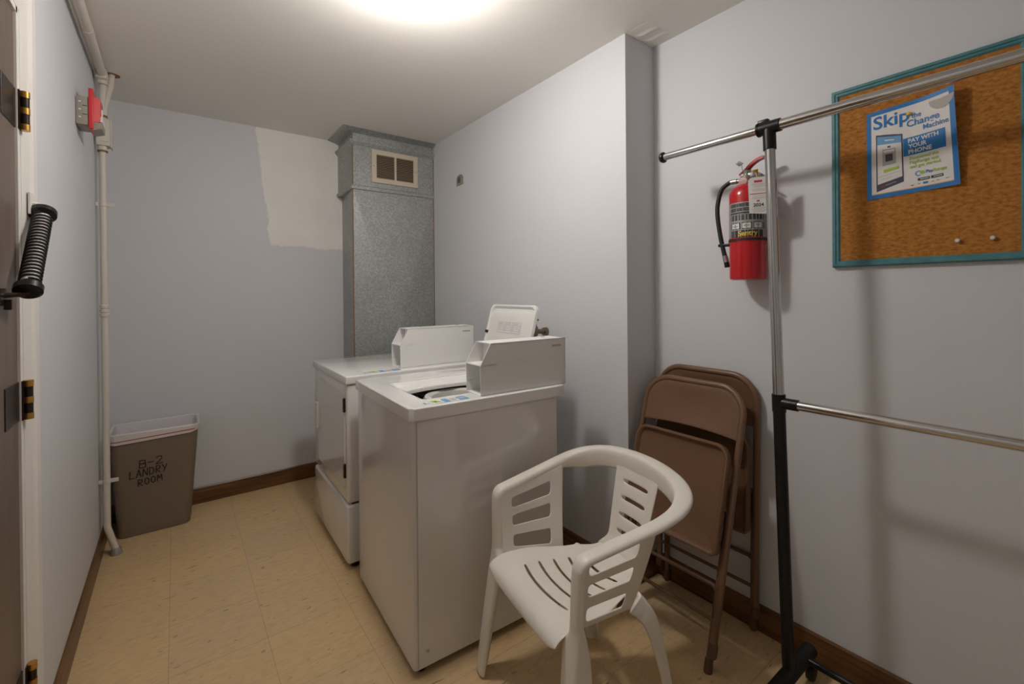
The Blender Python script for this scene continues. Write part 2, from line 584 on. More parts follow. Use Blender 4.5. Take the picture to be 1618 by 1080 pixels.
tube(bm, [(XL + .006, 1.532, 1.345), (-.290, 1.543, 1.348), tuple(B + d * .014)], 0.006, 10)
box(bm, XL + .009, XL + .022, 1.525, 1.538, 1.312, 1.336, 0.001, 1)
obj('door_bracket', bm, M['bronze'], cl)

# ------------------------------------------------------------------ ceiling light
lt = thing('ceiling_light', 'lit round glass ceiling light, glowing white at the top of the photo', 'ceiling light', (0.655, 1.46, ZC))
bm = BM()
lathe(bm, [(0.077 * math.sin(a), -0.098 - 0.077 * math.cos(a)) for a in [PI * 0.585 * k / 16 for k in range(17)]], 40)
obj('glass_globe', bm, M['lamp'], lt)
bm = BM(); lathe(bm, [(0.070, -0.079), (0.082, -0.079), (0.083, -0.070), (0.072, -0.058), (0.054, -0.045), (0.050, -0.016), (0.060, -0.008), (0.062, 0.0)], 40); obj('light_block_canopy', bm, M['white'], lt)  # unseen fitter above the globe, shaped to block its light from the ceiling

# ------------------------------------------------------------------ conduit, left back corner
PX, PY = -0.293, 3.12
cd = thing('electrical_conduit', 'cream painted electrical conduit up the left back corner and along the ceiling edge', 'pipe', (PX, PY, 0))
bm = BM(); tube(bm, arc_path([(0.035, 0.0, 0.0), (0.03, 0.0, 0.03), (0, 0, 0.15), (0, 0, 2.12)], [0.03, 0.12]), 0.0148, 16); vp = obj('vertical_pipe', bm, M['cream'], cd)
bm = BM(); lathe(bm, [(0.026, 0.0), (0.026, 0.006), (0.02, 0.03), (0.0155, 0.034)], 16, 'z', (0.034, 0, 0)); obj('floor_collar', bm, M['grey_box'], cd)
for z in (1.817, 0.389):
    bm = BM(); lathe(bm, [(0.0155, z - .011), (0.0172, z - .010), (0.0172, z + .010), (0.0155, z + .011)], 16)
    box(bm, -.031, .047, -.006, -.002, z - .010, z + .010, 0.001, 1)
    obj('strap', bm, M['cream'], cd)
bm = BM()
for dz in (-.022, 0, .022):
    lathe(bm, [(0.0165, 1.268 + dz - .009), (0.0195, 1.268 + dz - .007), (0.0195, 1.268 + dz + .007), (0.0165, 1.268 + dz + .009)], 16)
obj('coupling', bm, M['cream'], cd)
bm = BM()
box(bm, -.022, .034, -.03, .035, 2.115, 2.25, 0.003, 2)
lathe(bm, [(0.02, 2.09), (0.02, 2.116)], 16); lathe(bm, [(0.02, 2.249), (0.02, 2.272)], 16)
jb = obj('junction_box', bm, M['cream'], cd)
bm = BM(); box(bm, .033, .038, -.034, .04, 2.108, 2.257, 0.001, 1)
box(bm, -.012, .026, -.033, -.029, 2.135, 2.235, 0.001, 1)
obj('cover_plate', bm, M['cream'], jb)
bm = BM(); lathe(bm, [(0.0205, 2.262), (0.0207, 2.266), (0.0205, 2.274)], 16); obj('rust_ring', bm, M['rust'], jb)
bm = BM(); lathe(bm, [(0.0206, 2.086), (0.0206, 2.094)], 16); obj('rust_ring', bm, M['rust'], jb)
bm = BM(); tube(bm, arc_path([(0, 0, 2.25), (0.002, 0.02, 2.458)], 0.01), 0.0165, 16); obj('upper_pipe', bm, M['cream'], cd)
bm = BM()
box(bm, -.022, .024, -.05, .042, 2.452, 2.499, 0.006, 2)
lathe(bm, [(0.021, 2.435), (0.023, 2.44), (0.023, 2.455)], 16)
obj('elbow_fitting', bm, M['cream'], cd)
bm = BM(); tube(bm, [(0.004, -.045, 2.478), (0.004, -4.04, 2.478)], 0.019, 16)
for y in (-.5, -1.15, -1.9):
    tube(bm, [(0.004, y - .02, 2.478), (0.004, y + .02, 2.478)], 0.0215, 16)
obj('ceiling_pipe', bm, M['cream'], cd)
bm = BM(); tube(bm, spline([(0.036, 0.03, 2.507), (0.03, 0.024, 2.44), (0.012, 0.008, 2.34), (0.004, 0.003, 2.27)], 6), 0.0135, 14); obj('branch_pipe', bm, M['cream'], cd)
bm = BM(); lathe(bm, [(0.03, 2.5035), (0.03, 2.507)], 18, 'z', (0.04, 0.034, 0)); obj('ceiling_collar', bm, M['rust'], cd)

# ------------------------------------------------------------------ fire alarm
fa = thing('fire_alarm_pull_station', 'red fire alarm pull station on a grey box on the left wall', 'fire alarm', (XL, 2.57, 2.06))
bm = BM(); box(bm, 0.0005, 0.041, 0, .115, 0.0, .118, 0.004, 2)
bb = obj('back_box', bm, M['grey_box'], fa)
for z in (.03, .062, .094):
    bm = BM(); box(bm, .010, .018, -.0012, .001, z - .0025, z + .0025); obj('screw', bm, M['white'], bb)
for z in (.043, .079):
    bm = BM(); box(bm, .022, .036, -.0008, .001, z - .0015, z + .0015); obj('knockout_slot', bm, M['dark'], bb)
bm = BM()
box(bm, .041, .056, -.006, .122, -.012, .155, 0.003, 2)
fp = obj('face_plate', bm, M['red_plastic'], fa)
bm = BM()
prism(bm, [(.006, .018), (.108, .018), (.108, .125), (.006, .125)], lambda y, z: Vector((.0555, y, z)), lambda y, z: Vector((.076, y * 0.9 + .006, z * 0.9 + .007)))
obj('raised_body', bm, M['red_plastic'], fp)
bm = BM()
box(bm, .074, .082, .022, .10, .026, .05, 0.002, 1)
box(bm, .074, .080, .050, .068, .045, .09, 0.002, 1)
obj('pull_handle', bm, M['white'], fa)
bm = BM(); prism(bm, [(.010, -.016), (.11, -.016), (.11, .02), (.010, .02)], lambda y, z: Vector((.050, y, z)), lambda y, z: Vector((.082, y, max(z, -.004)))); obj('lower_guard', bm, M['grey_box'], fa)

# ------------------------------------------------------------------ duct with grille
DX0, DX1, DYF = 1.004, 1.6335, 3.2
dt = thing('metal_air_duct', 'tall galvanised sheet metal air duct in the back corner with beige vent', 'air duct', ((DX0 + DX1) / 2, DYF, 0))
hw = (DX1 - DX0) / 2
dep = YB - DYF - .0005
def duct_box(name, z0, z1, inset=0.0, crease=0.0, rearleft=0.0, parent=dt):
    bm = BM()
    a = [(-hw + inset, inset), (hw - inset, inset), (hw - inset, dep), (-hw + inset + rearleft, dep)]
    lo = [bm.verts.new((x, y, z0)) for x, y in a]; hi = [bm.verts.new((x, y, z1)) for x, y in a]
    c = bm.verts.new((0, inset - crease, (z0 + z1) / 2))
    bm.faces.new((lo[0], lo[1], c)); bm.faces.new((lo[1], hi[1], c)); bm.faces.new((hi[1], hi[0], c)); bm.faces.new((hi[0], lo[0], c))
    for i in (1, 2, 3):
        bm.faces.new((lo[i], lo[(i + 1) % 4], hi[(i + 1) % 4], hi[i]))
    bm.faces.new(lo[::-1]); bm.faces.new(hi)
    return obj(name, bm, M['galv'], parent, smooth=False)
duct_box('lower_section', 0.0, 2.100, crease=0.034, rearleft=0.03)
duct_box('upper_section', 2.100, 2.415, crease=-0.002, rearleft=0.0)
duct_box('collar', 2.415, ZC, inset=0.006)
def joint(prof):
    bm = BM()
    loft(bm, [[Vector((-hw - o, dep, z)), Vector((-hw - o, -o, z)), Vector((hw, -o, z)), Vector((hw, dep, z))] for z, o in prof])
    obj('joint_flange', bm, M['galv'], dt, smooth=False)
joint([(2.084, .001), (2.087, .010), (2.108, .012), (2.114, .006), (2.116, .001)])
joint([(2.396, .001), (2.420, .021), (2.427, .022), (2.430, .001)])
bm = BM()
for sx in (-hw - .001, hw - .004):
    box(bm, sx, sx + .005, -.0025, 0.003, 0.0, 2.088)
    box(bm, sx, sx + .005, -.0025, 0.003, 2.116, 2.398)
obj('rusty_seam', bm, M['rust'], dt)
# flared flange at the ceiling
bm = BM()
loft(bm, [[Vector((-hw + .006, dep, 2.482)), Vector((-hw + .006, .006, 2.482)), Vector((hw - .002, .006, 2.482))],
          [Vector((-hw - .02, dep, 2.4925)), Vector((-hw - .02, -.014, 2.4925)), Vector((hw - .002, -.014, 2.4925))],
          [Vector((-hw - .075, dep, ZC - .001)), Vector((-hw - .075, -.045, ZC - .001)), Vector((hw - .002, -.045, ZC - .001))]], False, False, closed=False)
obj('ceiling_flange', bm, M['galv'], dt, smooth=False)
# vent grille
vg = thing('vent', '', '')
bpy.data.objects.remove(vg)
gx0, gx1, gz0, gz1 = 1.141 - (DX0 + DX1) / 2, 1.495 - (DX0 + DX1) / 2, 2.150, 2.387
bm = BM()
fw = .034
for a in ((gx0, gx1, gz0, gz0 + fw), (gx0, gx1, gz1 - fw, gz1), (gx0, gx0 + fw, gz0 + fw, gz1 - fw), (gx1 - fw, gx1, gz0 + fw, gz1 - fw)):
    box(bm, a[0], a[1], -.010, 0.002, a[2], a[3], 0.0004, 1)
mid = (gx0 + gx1) / 2
box(bm, mid - .008, mid + .008, -.009, 0.002, gz0 + .02, gz1 - .02, 0.001, 1)
vent = obj('vent_grille', bm, M['beige'], dt)
bm = BM(); box(bm, gx0 + .03, gx1 - .03, -.0024, -.0008, gz0 + .03, gz1 - .03); obj('dark_backing', bm, M['dark'], vent)
nl = 14
bm = BM()
for k in range(nl):
    z = gz0 + fw + (gz1 - gz0 - 2 * fw) * (k + .5) / nl
    prism(bm, [(-.0085, z - .0035), (-.0075, z - .004), (-.003, z + .003), (-.004, z + .0035)], lambda y, zz: Vector((gx0 + .03, y, zz)), lambda y, zz: Vector((gx1 - .03, y, zz)))
obj('louvers', bm, M['louver'], vent)
for x, z in ((gx0 + .014, (gz0 + gz1) / 2), (gx1 - .014, (gz0 + gz1) / 2)):
    bm = BM(); lathe(bm, [(0.0, -.0125), (.004, -.0118), (.005, -.0098)], 12, 'y', (x, 0, z)); obj('screw', bm, M['grey_box'], vent)

# ------------------------------------------------------------------ waste bin
wb = thing('waste_bin', 'taupe plastic waste bin with B-2 LANDRY ROOM written on it, lined with white bag', 'waste bin', (-0.1, 3.39, 0))
def rr3(x0, x1, y0, y1, z, r):
    return [Vector(((x0 + x1) / 2 + a, (y0 + y1) / 2 + b, z)) for a, b in rrect(x1 - x0, y1 - y0, r)]
def bin_ring(z, g=0.0, r=0.035):
    t = z / 0.58
    return rr3(-.168 - .030 * t - g, .160 + .044 * t + g, -.108 - .028 * t - g, .120 + .022 * t + g, z, r + max(g, -.02))
bm = BM()
loft(bm, [bin_ring(0.0, -.006), bin_ring(0.004, -.001), bin_ring(.03, .0), bin_ring(.031, .0015), bin_ring(.55, 0.0), bin_ring(.552, .004), bin_ring(.578, .004), bin_ring(.580, .001), bin_ring(.578, -.003), bin_ring(.50, -.004), bin_ring(.02, -.004)], True, True)
obj('bin_body', bm, M['taupe'], wb)
bm = BM()
R = [bin_ring(.548, .0060), bin_ring(.565, .0075), bin_ring(.583, .0075), bin_ring(.588, .003), bin_ring(.584, -.006), bin_ring(.54, -.009), bin_ring(.42, -.013), bin_ring(.26, -.02), bin_ring(.25, -.06)]
rr = random.Random(3)
for i, ring in enumerate(R):
    for k, p in enumerate(ring):
        if i == 0:
            p.z += 0.006 * math.sin(k * .55) + rr.uniform(-.002, .002) - 0.014 * max(0, -p.x) / .17
        elif i > 4:
            p.x += rr.uniform(-.004, .004); p.y += rr.uniform(-.004, .004)
        else:
            p.z += rr.uniform(-.002, .002)
loft(bm, R, False, True)
obj('bin_liner', bm, M['liner'], wb)
bm = BM()
loft(bm, [[Vector((p.x, p.y, .545 + .012 * (p.x + .17) / .35)) for p in bin_ring(.54, .0088)[12:24]], [Vector((p.x, p.y, .5495 + .013 * (p.x + .17) / .35)) for p in bin_ring(.54, .0088)[12:24]]], False, False, closed=False)
obj('drawstring', bm, M['red_tie'], wb)
GL = {'B': [[(0, 0), (0.05, 1), (.5, .95), (.52, .6), (.05, .52), (.55, .5), (.55, .05), (0, 0)]], '-': [[(0, .5), (.5, .5)]],
      '2': [[(.02, .8), (.2, 1), (.5, .95), (.52, .65), (0, 0), (.6, .05)]], 'L': [[(.05, 1), (0, 0), (.5, .05)]],
      'A': [[(0, 0), (.3, 1), (.55, 0)], [(.1, .38), (.48, .38)]], 'N': [[(0, 0), (.05, 1), (.48, .05), (.52, 1)]],
      'D': [[(0, 0), (.03, 1), (.42, .85), (.52, .45), (.35, .08), (0, 0)]], 'R': [[(0, 0), (.04, 1), (.45, .95), (.48, .6), (.04, .5), (.52, 0)]],
      'Y': [[(0, 1), (.25, .5)], [(.55, 1), (.15, 0)]], 'O': [[(.25, 0), (.02, .3), (.08, .85), (.32, 1), (.52, .7), (.45, .15), (.25, 0)]],
      'M': [[(0, 0), (.08, 1), (.3, .4), (.52, 1), (.58, 0)]], ' ': []}
bm = BM()
def bin_face(x, z):
    t = z / .58
    return Vector((x + .1, -.108 - .028 * t - .0024, z))
for s, x0, x1, z0, z1 in (('B-2', -.172, -.062, .385, .428), ('LANDRY', -.214, -.042, .333, .374), ('ROOM', -.178, -.066, .284, .320)):
    n = len(s); adv = (x1 - x0) / n
    for i, ch in enumerate(s):
        for st in GL[ch]:
            P = [(x0 + adv * (i + .05) + p[0] * adv * 1.35, z0 + p[1] * (z1 - z0) + .012 * (i / n - .3)) for p in st]
            for a, b in zip(P[:-1], P[1:]):
                dx, dz = b[0] - a[0], b[1] - a[1]
                l = math.hypot(dx, dz) or 1
                nx, nz = -dz / l * .0026, dx / l * .0026; ex, ez = dx / l * .0014, dz / l * .0014
                vs = [bm.verts.new(bin_face(*q)) for q in ((a[0] - ex + nx, a[1] - ez + nz), (a[0] - ex - nx, a[1] - ez - nz), (b[0] + ex - nx, b[1] + ez - nz), (b[0] + ex + nx, b[1] + ez + nz))]
                bm.faces.new(vs)
obj('hand_lettering', bm, M['marker'], wb, smooth=False)

# ------------------------------------------------------------------ washer and dryer
def smooth01(t):
    t = max(0.0, min(1.0, t)); return t * t * (3 - 2 * t)
def coin_box(parent, x0, x1, y0, y1, z0, z1):
    """coin meter case: open slanted front, two compartments"""
    zs = z0 + (z1 - z0) * .58; xs = x0 + .048
    out = [(x0 + .002, z0), (x0, zs), (xs, z1), (x1, z1), (x1, z0)]
    t = .0035
    bm = BM()
    for ya, yb in ((y0, y0 + t), (y1 - t, y1)):
        prism(bm, out, lambda x, z: Vector((x, ya, z)), lambda x, z: Vector((x, yb, z)))
    box(bm, xs, x1, y0, y1, z1 - t, z1)
    box(bm, x1 - t, x1, y0, y1, z0, z1)
    box(bm, x0 + .002, x1, y0, y1, z0, z0 + t)
    box(bm, x0 + .001, xs + .03, y0, y1, zs - t / 2, zs + t / 2)       # shelf
    cb = obj('coin_box', bm, M['box_paint'], parent, smooth=False)
    bm = BM()
    box(bm, xs + .03, xs + .034, y0 + t, y1 - t, z0 + t, z1 - t)
    obj('inner_panel', bm, M['box_paint'], cb, smooth=False)
    bm = BM(); box(bm, x1 - .075, x1 - .025, y0 - .0012, y0 + .001, z1 - .034, z1 - .026); obj('slot', bm, M['grey_ink'], cb)
    bm = BM(); lathe(bm, [(.009, 0), (.009, .004), (.005, .0055)], 16, 'z', (x1 - .06, y1 - .03, z1)); obj('top_lock', bm, M['chrome'], cb)
    bm = BM(); box(bm, x0 + .0015, x0 + .028, y1 - t - .0009, y1 - t - .0002, z0 + .045, z0 + .0465); obj('seam_line', bm, M['grey_ink'], cb)
    return cb

def sticker(parent, x0, x1, y0, y1, z):
    w, h = x1 - x0, y1 - y0
    it = [(0, 1, 0, 1, 0, 0), (.0, .12, .25, .8, 1, 1), (.03, .10, .35, .7, 0, 2), (.16, .30, .45, .95, 2, 1), (.22, .36, .2, .62, 2, 1),
          (.42, .56, .0, 1, 1, 1), (.60, .72, .15, .3, 3, 1), (.60, .76, .4, .52, 3, 1), (.60, .74, .62, .74, 3, 1), (.78, 1.0, 0, 1, 1, 1), (.82, .95, .3, .4, 0, 2), (.82, .96, .55, .68, 0, 2), (.10, .18, .1, .2, 3, 1)]
    return rects('instruction_sticker', it, lambda a, b, lv: Vector((x0 + a * w, y0 + b * h, z + .0006 + .0003 * lv)), [M['paper'], M['blue2'], M['green'], M['grey_ink']], parent)

# washer: local x = depth from its front, y = along its front, towards the far wall
ws = thing('top_load_washer', 'white coin-operated top-load washer with its lid open', 'washing machine', (0.6405, 1.4455, 0), -0.040)
WW, WD, ZT = 0.682, 0.705, 0.945
bm = BM()
cr = [(a + (WD - .035) / 2, b + WW / 2) for a, b in rrect(WD - .055, WW - .016, .012, 4)]
loft(bm, [[Vector((a, b, z)) for a, b in cr] for z in (.03, .032, ZT - .046, ZT - .04)], True, False)
cab = obj('cabinet', bm, M['enamel'], ws)
bm = BM()
box(bm, .027, WD - .046, .0062, .0082, .06, ZT - .051, 0.001, 1)     # near side panel
sp_ = obj('side_panel', bm, M['enamel'], ws)
bm = BM()
box(bm, .0235, .027, .0068, .0082, .035, ZT - .05)
obj('panel_seam', bm, M['grey_ink'], sp_)
for x in (.06, .33):
    bm = BM(); lathe(bm, [(.0, .004), (.006, .0045), (.007, .007)], 12, 'y', (x, 0, .085)); obj('screw', bm, M['steel'], sp_)
for x, y in ((.05, .05), (.05, WW - .05), (WD - .1, .05), (WD - .1, WW - .05)):
    bm = BM(); lathe(bm, [(.018, 0), (.02, .006), (.012, .012), (.012, .034)], 14, 'z', (x, y, 0)); obj('foot', bm, M['black'], ws)
bm = BM(); box(bm, .05, WD - .06, .05, WW - .05, .012, .034); obj('base_pan', bm, M['dark'], ws)
# porcelain top with a recess and the wash opening
HX_, HY_, HRX, HRY = .335, .282, .245, .130      # opening centre and radii
RX0, RX1, RY0, RY1 = .085, .625, .105, .475      # recess
def top_z(x, y):
    d = min(smooth01((x - RX0) / .05), smooth01((RX1 - x) / .04), smooth01((y - RY0) / .04), smooth01((RY1 - y) / .03))
    z = ZT - .020 * d
    gx = math.exp(-((y - .505) / .006) ** 2) * (1 if .1 < x < .66 else 0)
    return z - .003 * gx
bm = BM()
NA = 128
def hole_pt(k, s=1.0):
    a = 2 * PI * k / NA
    c, s_ = math.cos(a), math.sin(a)
    e = 2 / 2.5
    return (HX_ + HRX * s * math.copysign(abs(c) ** e, c), HY_ + HRY * s * math.copysign(abs(s_) ** e, s_))
def edge_pt(k):
    hx, hy = hole_pt(k)
    dx, dy = hx - HX_, hy - HY_
    ts = []
    if dx > 1e-9: ts.append((WD - HX_) / dx)
    if dx < -1e-9: ts.append((0 - HX_) / dx)
    if dy > 1e-9: ts.append((WW - HY_) / dy)
    if dy < -1e-9: ts.append((0 - HY_) / dy)
    t = min(ts)
    return (HX_ + dx * t, HY_ + dy * t)
rings = []
for zoff, s in ((-.016, .985), (-.006, .988), (-.002, .993)):
    rings.append([Vector((*hole_pt(k, s), ZT - .020 + zoff)) for k in range(NA)])
NR = 26
for r in range(NR + 1):
    t = r / NR
    ring = []
    for k in range(NA):
        h = hole_pt(k); e = edge_pt(k)
        x = h[0] + (e[0] - h[0]) * t; y = h[1] + (e[1] - h[1]) * t
        ring.append(Vector((x, y, top_z(x, y) - (.004 if r == NR else 0))))
    rings.append(ring)
def inset_edge(k, z, g):
    e = edge_pt(k)
    return Vector((min(max(e[0], g), WD - g), min(max(e[1], g), WW - g), z))
rings[-1] = [inset_edge(k, ZT - .001, .0025) for k in range(NA)]
rings.append([inset_edge(k, ZT - .004, .0) for k in range(NA)])
rings.append([inset_edge(k, ZT - .044, .0) for k in range(NA)])
rings.append([inset_edge(k, ZT - .044, .014) for k in range(NA)])
loft(bm, rings, False, False)
top = obj('porcelain_top', bm, M['enamel_top'], ws)
bm = BM()
lathe(bm, [(.155, ZT - .14), (.157, ZT - .12), (.156, ZT - .060), (.149, ZT - .048), (.132, ZT - .046), (.120, ZT - .054), (.112, ZT - .085), (.114, ZT - .14)], 56, 'z', (.345, .295, 0))
obj('tub_ring', bm, M['tub'], ws)
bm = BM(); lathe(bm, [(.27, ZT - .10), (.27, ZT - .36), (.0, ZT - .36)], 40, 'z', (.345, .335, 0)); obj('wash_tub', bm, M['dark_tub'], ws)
bm = BM(); lathe(bm, [(.07, ZT - .355), (.05, ZT - .22), (.045, ZT - .11), (.0, ZT - .10)], 24, 'z', (.345, .335, 0)); obj('agitator', bm, M['white'], ws)
sticker(ws, .072, .245, .022, .072, ZT)
rects('warning_label', [(0, .2, 0, .045, 0, 0)] + [(.01 + .048 * i, .045 + .048 * i, .006 + .008 * j, .009 + .008 * j, 1, 1) for i in range(4) for j in range(5)],
      lambda a, b, lv: Vector((.40 + a, .585 + b, ZT + .0006 + .0003 * lv)), [M['paper'], M['grey_ink']], ws)
coin_box(ws, .292, .722, .020, .136, ZT, ZT + .200)
# open lid leaning back
lid = BM()
LW, LH = .395, .365
pr = rrect(LW, LH, .032, 6)
loft(lid, [[Vector((0.016, a + LW / 2, b + LH / 2)) for a, b in pr], [Vector((0.003, a + LW / 2, b + LH / 2)) for a, b in pr], [Vector((0.0, a * .99 + LW / 2, b * .99 + LH / 2)) for a, b in pr],
           [Vector((0.0, a * .945 + LW / 2, b * .945 + LH / 2)) for a, b in pr], [Vector((0.0105, a * .915 + LW / 2, b * .89 + LH / 2)) for a, b in pr]])
lo = obj('lid', lid, M['enamel_top'], ws)
lo.location = (.585, .165, ZT - .012)
lo.rotation_euler = (0, math.radians(15.5), 0)
bm = BM()
pp = rrect(LW * .925, LH * .87, .035, 5)
loft(bm, [[Vector((.0115, a + LW / 2, b + LH / 2 - .014)) for a, b in pp], [Vector((.005, a + LW / 2, b + LH / 2 - .014)) for a, b in pp], [Vector((.0035, a * .97 + LW / 2, b * .97 + LH / 2 - .014)) for a, b in pp]])
obj('lid_liner', bm, M['white'], lo)
it = [(0, 1, 0, 1, 1, 0)]
for c in range(3):
    x0 = .02 + c * .33
    it += [(x0, x0 + .2, .80, .92, 1, 1), (x0 + .02, x0 + .26, .60, .66, 0, 1), (x0, x0 + .28, .45, .5, 0, 1), (x0 + .02, x0 + .24, .3, .36, 0, 1), (x0 + .2, x0 + .26, .78, .95, 0, 1), (x0, x0 + .27, .1, .2, 0, 1)]
rects('lid_label', it, lambda a, b, lv: Vector((.003 - .0004 * lv, LW / 2 + .095 - a * .20, LH * .60 + b * .058)), [M['paper'], M['pale_ink'], M['grey_ink']], lo)
for y, z in ((LW - .012, LH * .60), (.030, LH * .50)):
    bm = BM(); lathe(bm, [(.0, -.010), (.007, -.008), (.008, .004)], 12, 'x', (0, y, z)); obj('bumper', bm, M['rubber'], lo)
bm = BM(); box(bm, .60, .66, .155, .57, ZT - .02, ZT + .004, 0.002, 1); box(bm, .57, .60, .545, .585, ZT + .055, ZT + .066, .003, 2); obj('hinge_cover', bm, M['enamel_top'], ws)

# dryer
dr = thing('front_load_dryer', 'white coin-operated dryer between the washer and the back wall', 'dryer', (0.652, 2.213, 0), -0.014)
DW = 0.692
bm = BM(); box(bm, .008, .66, .006, DW - .006, .325, ZT - .041, 0.014, 3); obj('cabinet', bm, M['enamel'], dr)
bm = BM(); box(bm, .004, .66, .006, DW - .006, .03, .317, 0.014, 3); obj('lower_panel', bm, M['enamel'], dr)
bm = BM(); box(bm, .03, .65, .02, DW - .02, .3, .34); box(bm, .05, .62, .05, DW - .05, .012, .05); obj('inner_frame', bm, M['dark'], dr)
for x, y in ((.05, .05), (.05, DW - .05), (.6, .05), (.6, DW - .05)):
    bm = BM(); lathe(bm, [(.018, 0), (.02, .006), (.012, .012), (.012, .034)], 14, 'z', (x, y, 0)); obj('foot', bm, M['black'], dr)
bm = BM()
box(bm, 0, .71, 0, DW, ZT - .040, ZT, 0.005, 3)
obj('top_panel', bm, M['enamel_top'], dr)
bm = BM(); prism(bm, [(a + .315, b + .622) for a, b in rrect(.535, .475, .02, 5)], lambda y, z: Vector((.010, y, z)), lambda y, z: Vector((.0035, y, z)))
dd = obj('door', bm, M['enamel'], dr)
bm = BM()
for a, b in ((.565, .573), (.602, .610)):
    box(bm, -.010, .004, .57 + a - .565 - .02, .57 + b - .565 - .02, .565, .715, 0.002, 1)
box(bm, -.010, .004, .55, .595, .708, .716, 0.002, 1); box(bm, -.010, .004, .55, .595, .565, .573, 0.002, 1)
obj('handle', bm, M['trim'], dd)
for z in (.80, .478):
    bm = BM()
    box(bm, -.002, .010, .036, .052, z - .034, z + .034, 0.001, 1)
    hg = obj('hinge', bm, M['bronze'], dr)
    for zz in (z, z - .031, z + .031):
        bm = BM(); box(bm, -.004, .0, .040, .048, zz - .003, zz + .003); obj('hinge_band', bm, M['steel'], hg)
sticker(dr, .105, .29, .022, .075, ZT)
coin_box(dr, .302, .760, .066, .190, ZT, ZT + .208)

# water valve behind the washer
wv = thing('water_valve', 'tarnished brass water valve with faded red handle on the wall behind the washer', 'valve', (XC, 1.87, 1.135))
bm = BM(); tube(bm, [(-.0005, 0, -.005), (-.02, 0, -.005)], .022, 16); tube(bm, [(-.01, 0, -.005), (-.10, .0, .0)], .0135, 14); obj('stub_pipe', bm, M['valve'], wv)
bm = BM(); tube(bm, [(-.085, 0, -.03), (-.085, 0, -.02), (-.085, 0, .02), (-.085, 0, .03), (-.085, 0, .055)], [.012, .019, .019, .012, .008], 14); obj('valve_body', bm, M['valve'], wv)
bm = BM(); box(bm, -.108, -.062, -.012, .012, .055, .066, .003, 2); tube(bm, [(-.085, 0, .04), (-.085, 0, .06)], .005, 8); obj('valve_handle', bm, M['copper_red'], wv)
bm = BM(); tube(bm, spline([(-.085, 0, -.028), (-.085, .0, -.08), (-.10, .005, -.17), (-.12, .0, -.30), (-.125, -.0, -.5)], 6), .011, 12); obj('hose', bm, M['grey_box'], wv)
bm = BM(); tube(bm, arc_path([(-.0005, .03, -.055), (-.05, .02, -.055), (-.055, .0, -.30)], .03), .009, 10); obj('drain_pipe', bm, M['white'], wv)

# small bracket high on the chase wall
wk = thing('wall_bracket', 'small grey arched metal bracket left high on the side wall near the duct', 'wall bracket', (XC, 2.79, 2.152))
bm = BM()
po = [(-.045, -.038), (.045, -.038), (.045, .012), (.032, .03), (0, .040), (-.032, .03), (-.045, .012)]
prism(bm, po, lambda y, z: Vector((-.0005, y, z)), lambda y, z: Vector((-.004, y, z)))
obj('plate', bm, M['grey_box'], wk, smooth=False)
bm = BM(); prism(bm, [(-.022, -.016), (.022, -.016), (.022, .01), (0, .022), (-.022, .01)], lambda y, z: Vector((-.0042, y, z)), lambda y, z: Vector((-.010, y, z))); obj('hook', bm, M['steel'], wk, smooth=False)

# ------------------------------------------------------------------ garment rack
rk = thing('garment_rack', 'chrome and black rolling garment rack standing against the right wall', 'garment rack', (1.60, 0.639, 0))
def upright(y0, lean):
    z0, zm, zt = .085, .945, 1.86
    yy = lambda z: y0 + lean * z / 1.9
    bm = BM(); tube(bm, [(0, yy(z0), z0), (0, yy(zm), zm)], .0185, 20); obj('lower_post', bm, M['black'], rk)
    bm = BM(); tube(bm, [(0, yy(zm), zm), (0, yy(zt), zt)], .0165, 20); obj('upper_post', bm, M['chrome'], rk)
    return yy
yy = upright(0.0, 0.052)
yy2 = upright(-1.12, 0.052)
ZB, ZL = 1.888, .970
bm = BM(); tube(bm, [(0, .460, ZB), (0, yy(1.893), ZB)], .0140, 18); obj('top_bar_extension', bm, M['chrome'], rk)
bm = BM(); tube(bm, [(0, yy(1.893), ZB), (0, yy2(1.893), ZB)], .0168, 20); obj('top_bar', bm, M['chrome'], rk)
bm = BM(); tube(bm, [(0, .456, ZB), (0, .462, ZB), (0, .470, ZB)], [.021, .022, .018], 20); obj('end_cap', bm, M['black'], rk)
bm = BM(); tube(bm, [(0, yy(ZL), ZL), (0, yy2(ZL), ZL)], .0150, 18); obj('lower_bar', bm, M['chrome'], rk)
for f, s in ((yy, 1), (yy2, -1)):
    bm = BM()
    y = f(ZB)
    tube(bm, [(0, y - .036, ZB), (0, y + .036, ZB)], .0215, 20)
    tube(bm, [(0, y + .030 * s, ZB), (0, y + .036 * s, ZB)], .0235, 20)
    tube(bm, [(0, y, ZB), (0, f(ZB - .075), ZB - .075)], .0200, 20)
    box(bm, -.010, .010, y - .012 + .012 * s, y + .022 + .012 * s, ZB + .016, ZB + .030, .003, 2)
    obj('tee_connector', bm, M['black'], rk)
    bm = BM(); y = f(ZL)
    tube(bm, [(0, f(ZL - .03), ZL - .03), (0, f(ZL + .028), ZL + .028)], .0205, 20)
    tube(bm, [(0, y, ZL), (0, y - .058 * s, ZL)], .0185, 18)
    obj('bar_connector', bm, M['black'], rk)
for y in (0.0, -1.12):
    bm = BM()
    tube(bm, [(-.22, y, .085), (-.215, y, .085), (.165, y, .085), (.172, y, .085)], [.015, .024, .024, .015], 16)
    obj('base_foot', bm, M['black_matte'], rk)
    for x in (-.165, .145):
        bm = BM(); lathe(bm, [(.014, -.013), (.025, -.010), (.025, .010), (.014, .013)], 18, 'y', (x, y - .012, .025)); tube(bm, [(x, y - .012, .03), (x, y, .085)], .008, 8); obj('caster', bm, M['rubber'], rk)
bm = BM(); tube(bm, [(.105, 0, .088), (.105, -1.12, .088)], .0115, 16); obj('base_bar', bm, M['black'], rk)

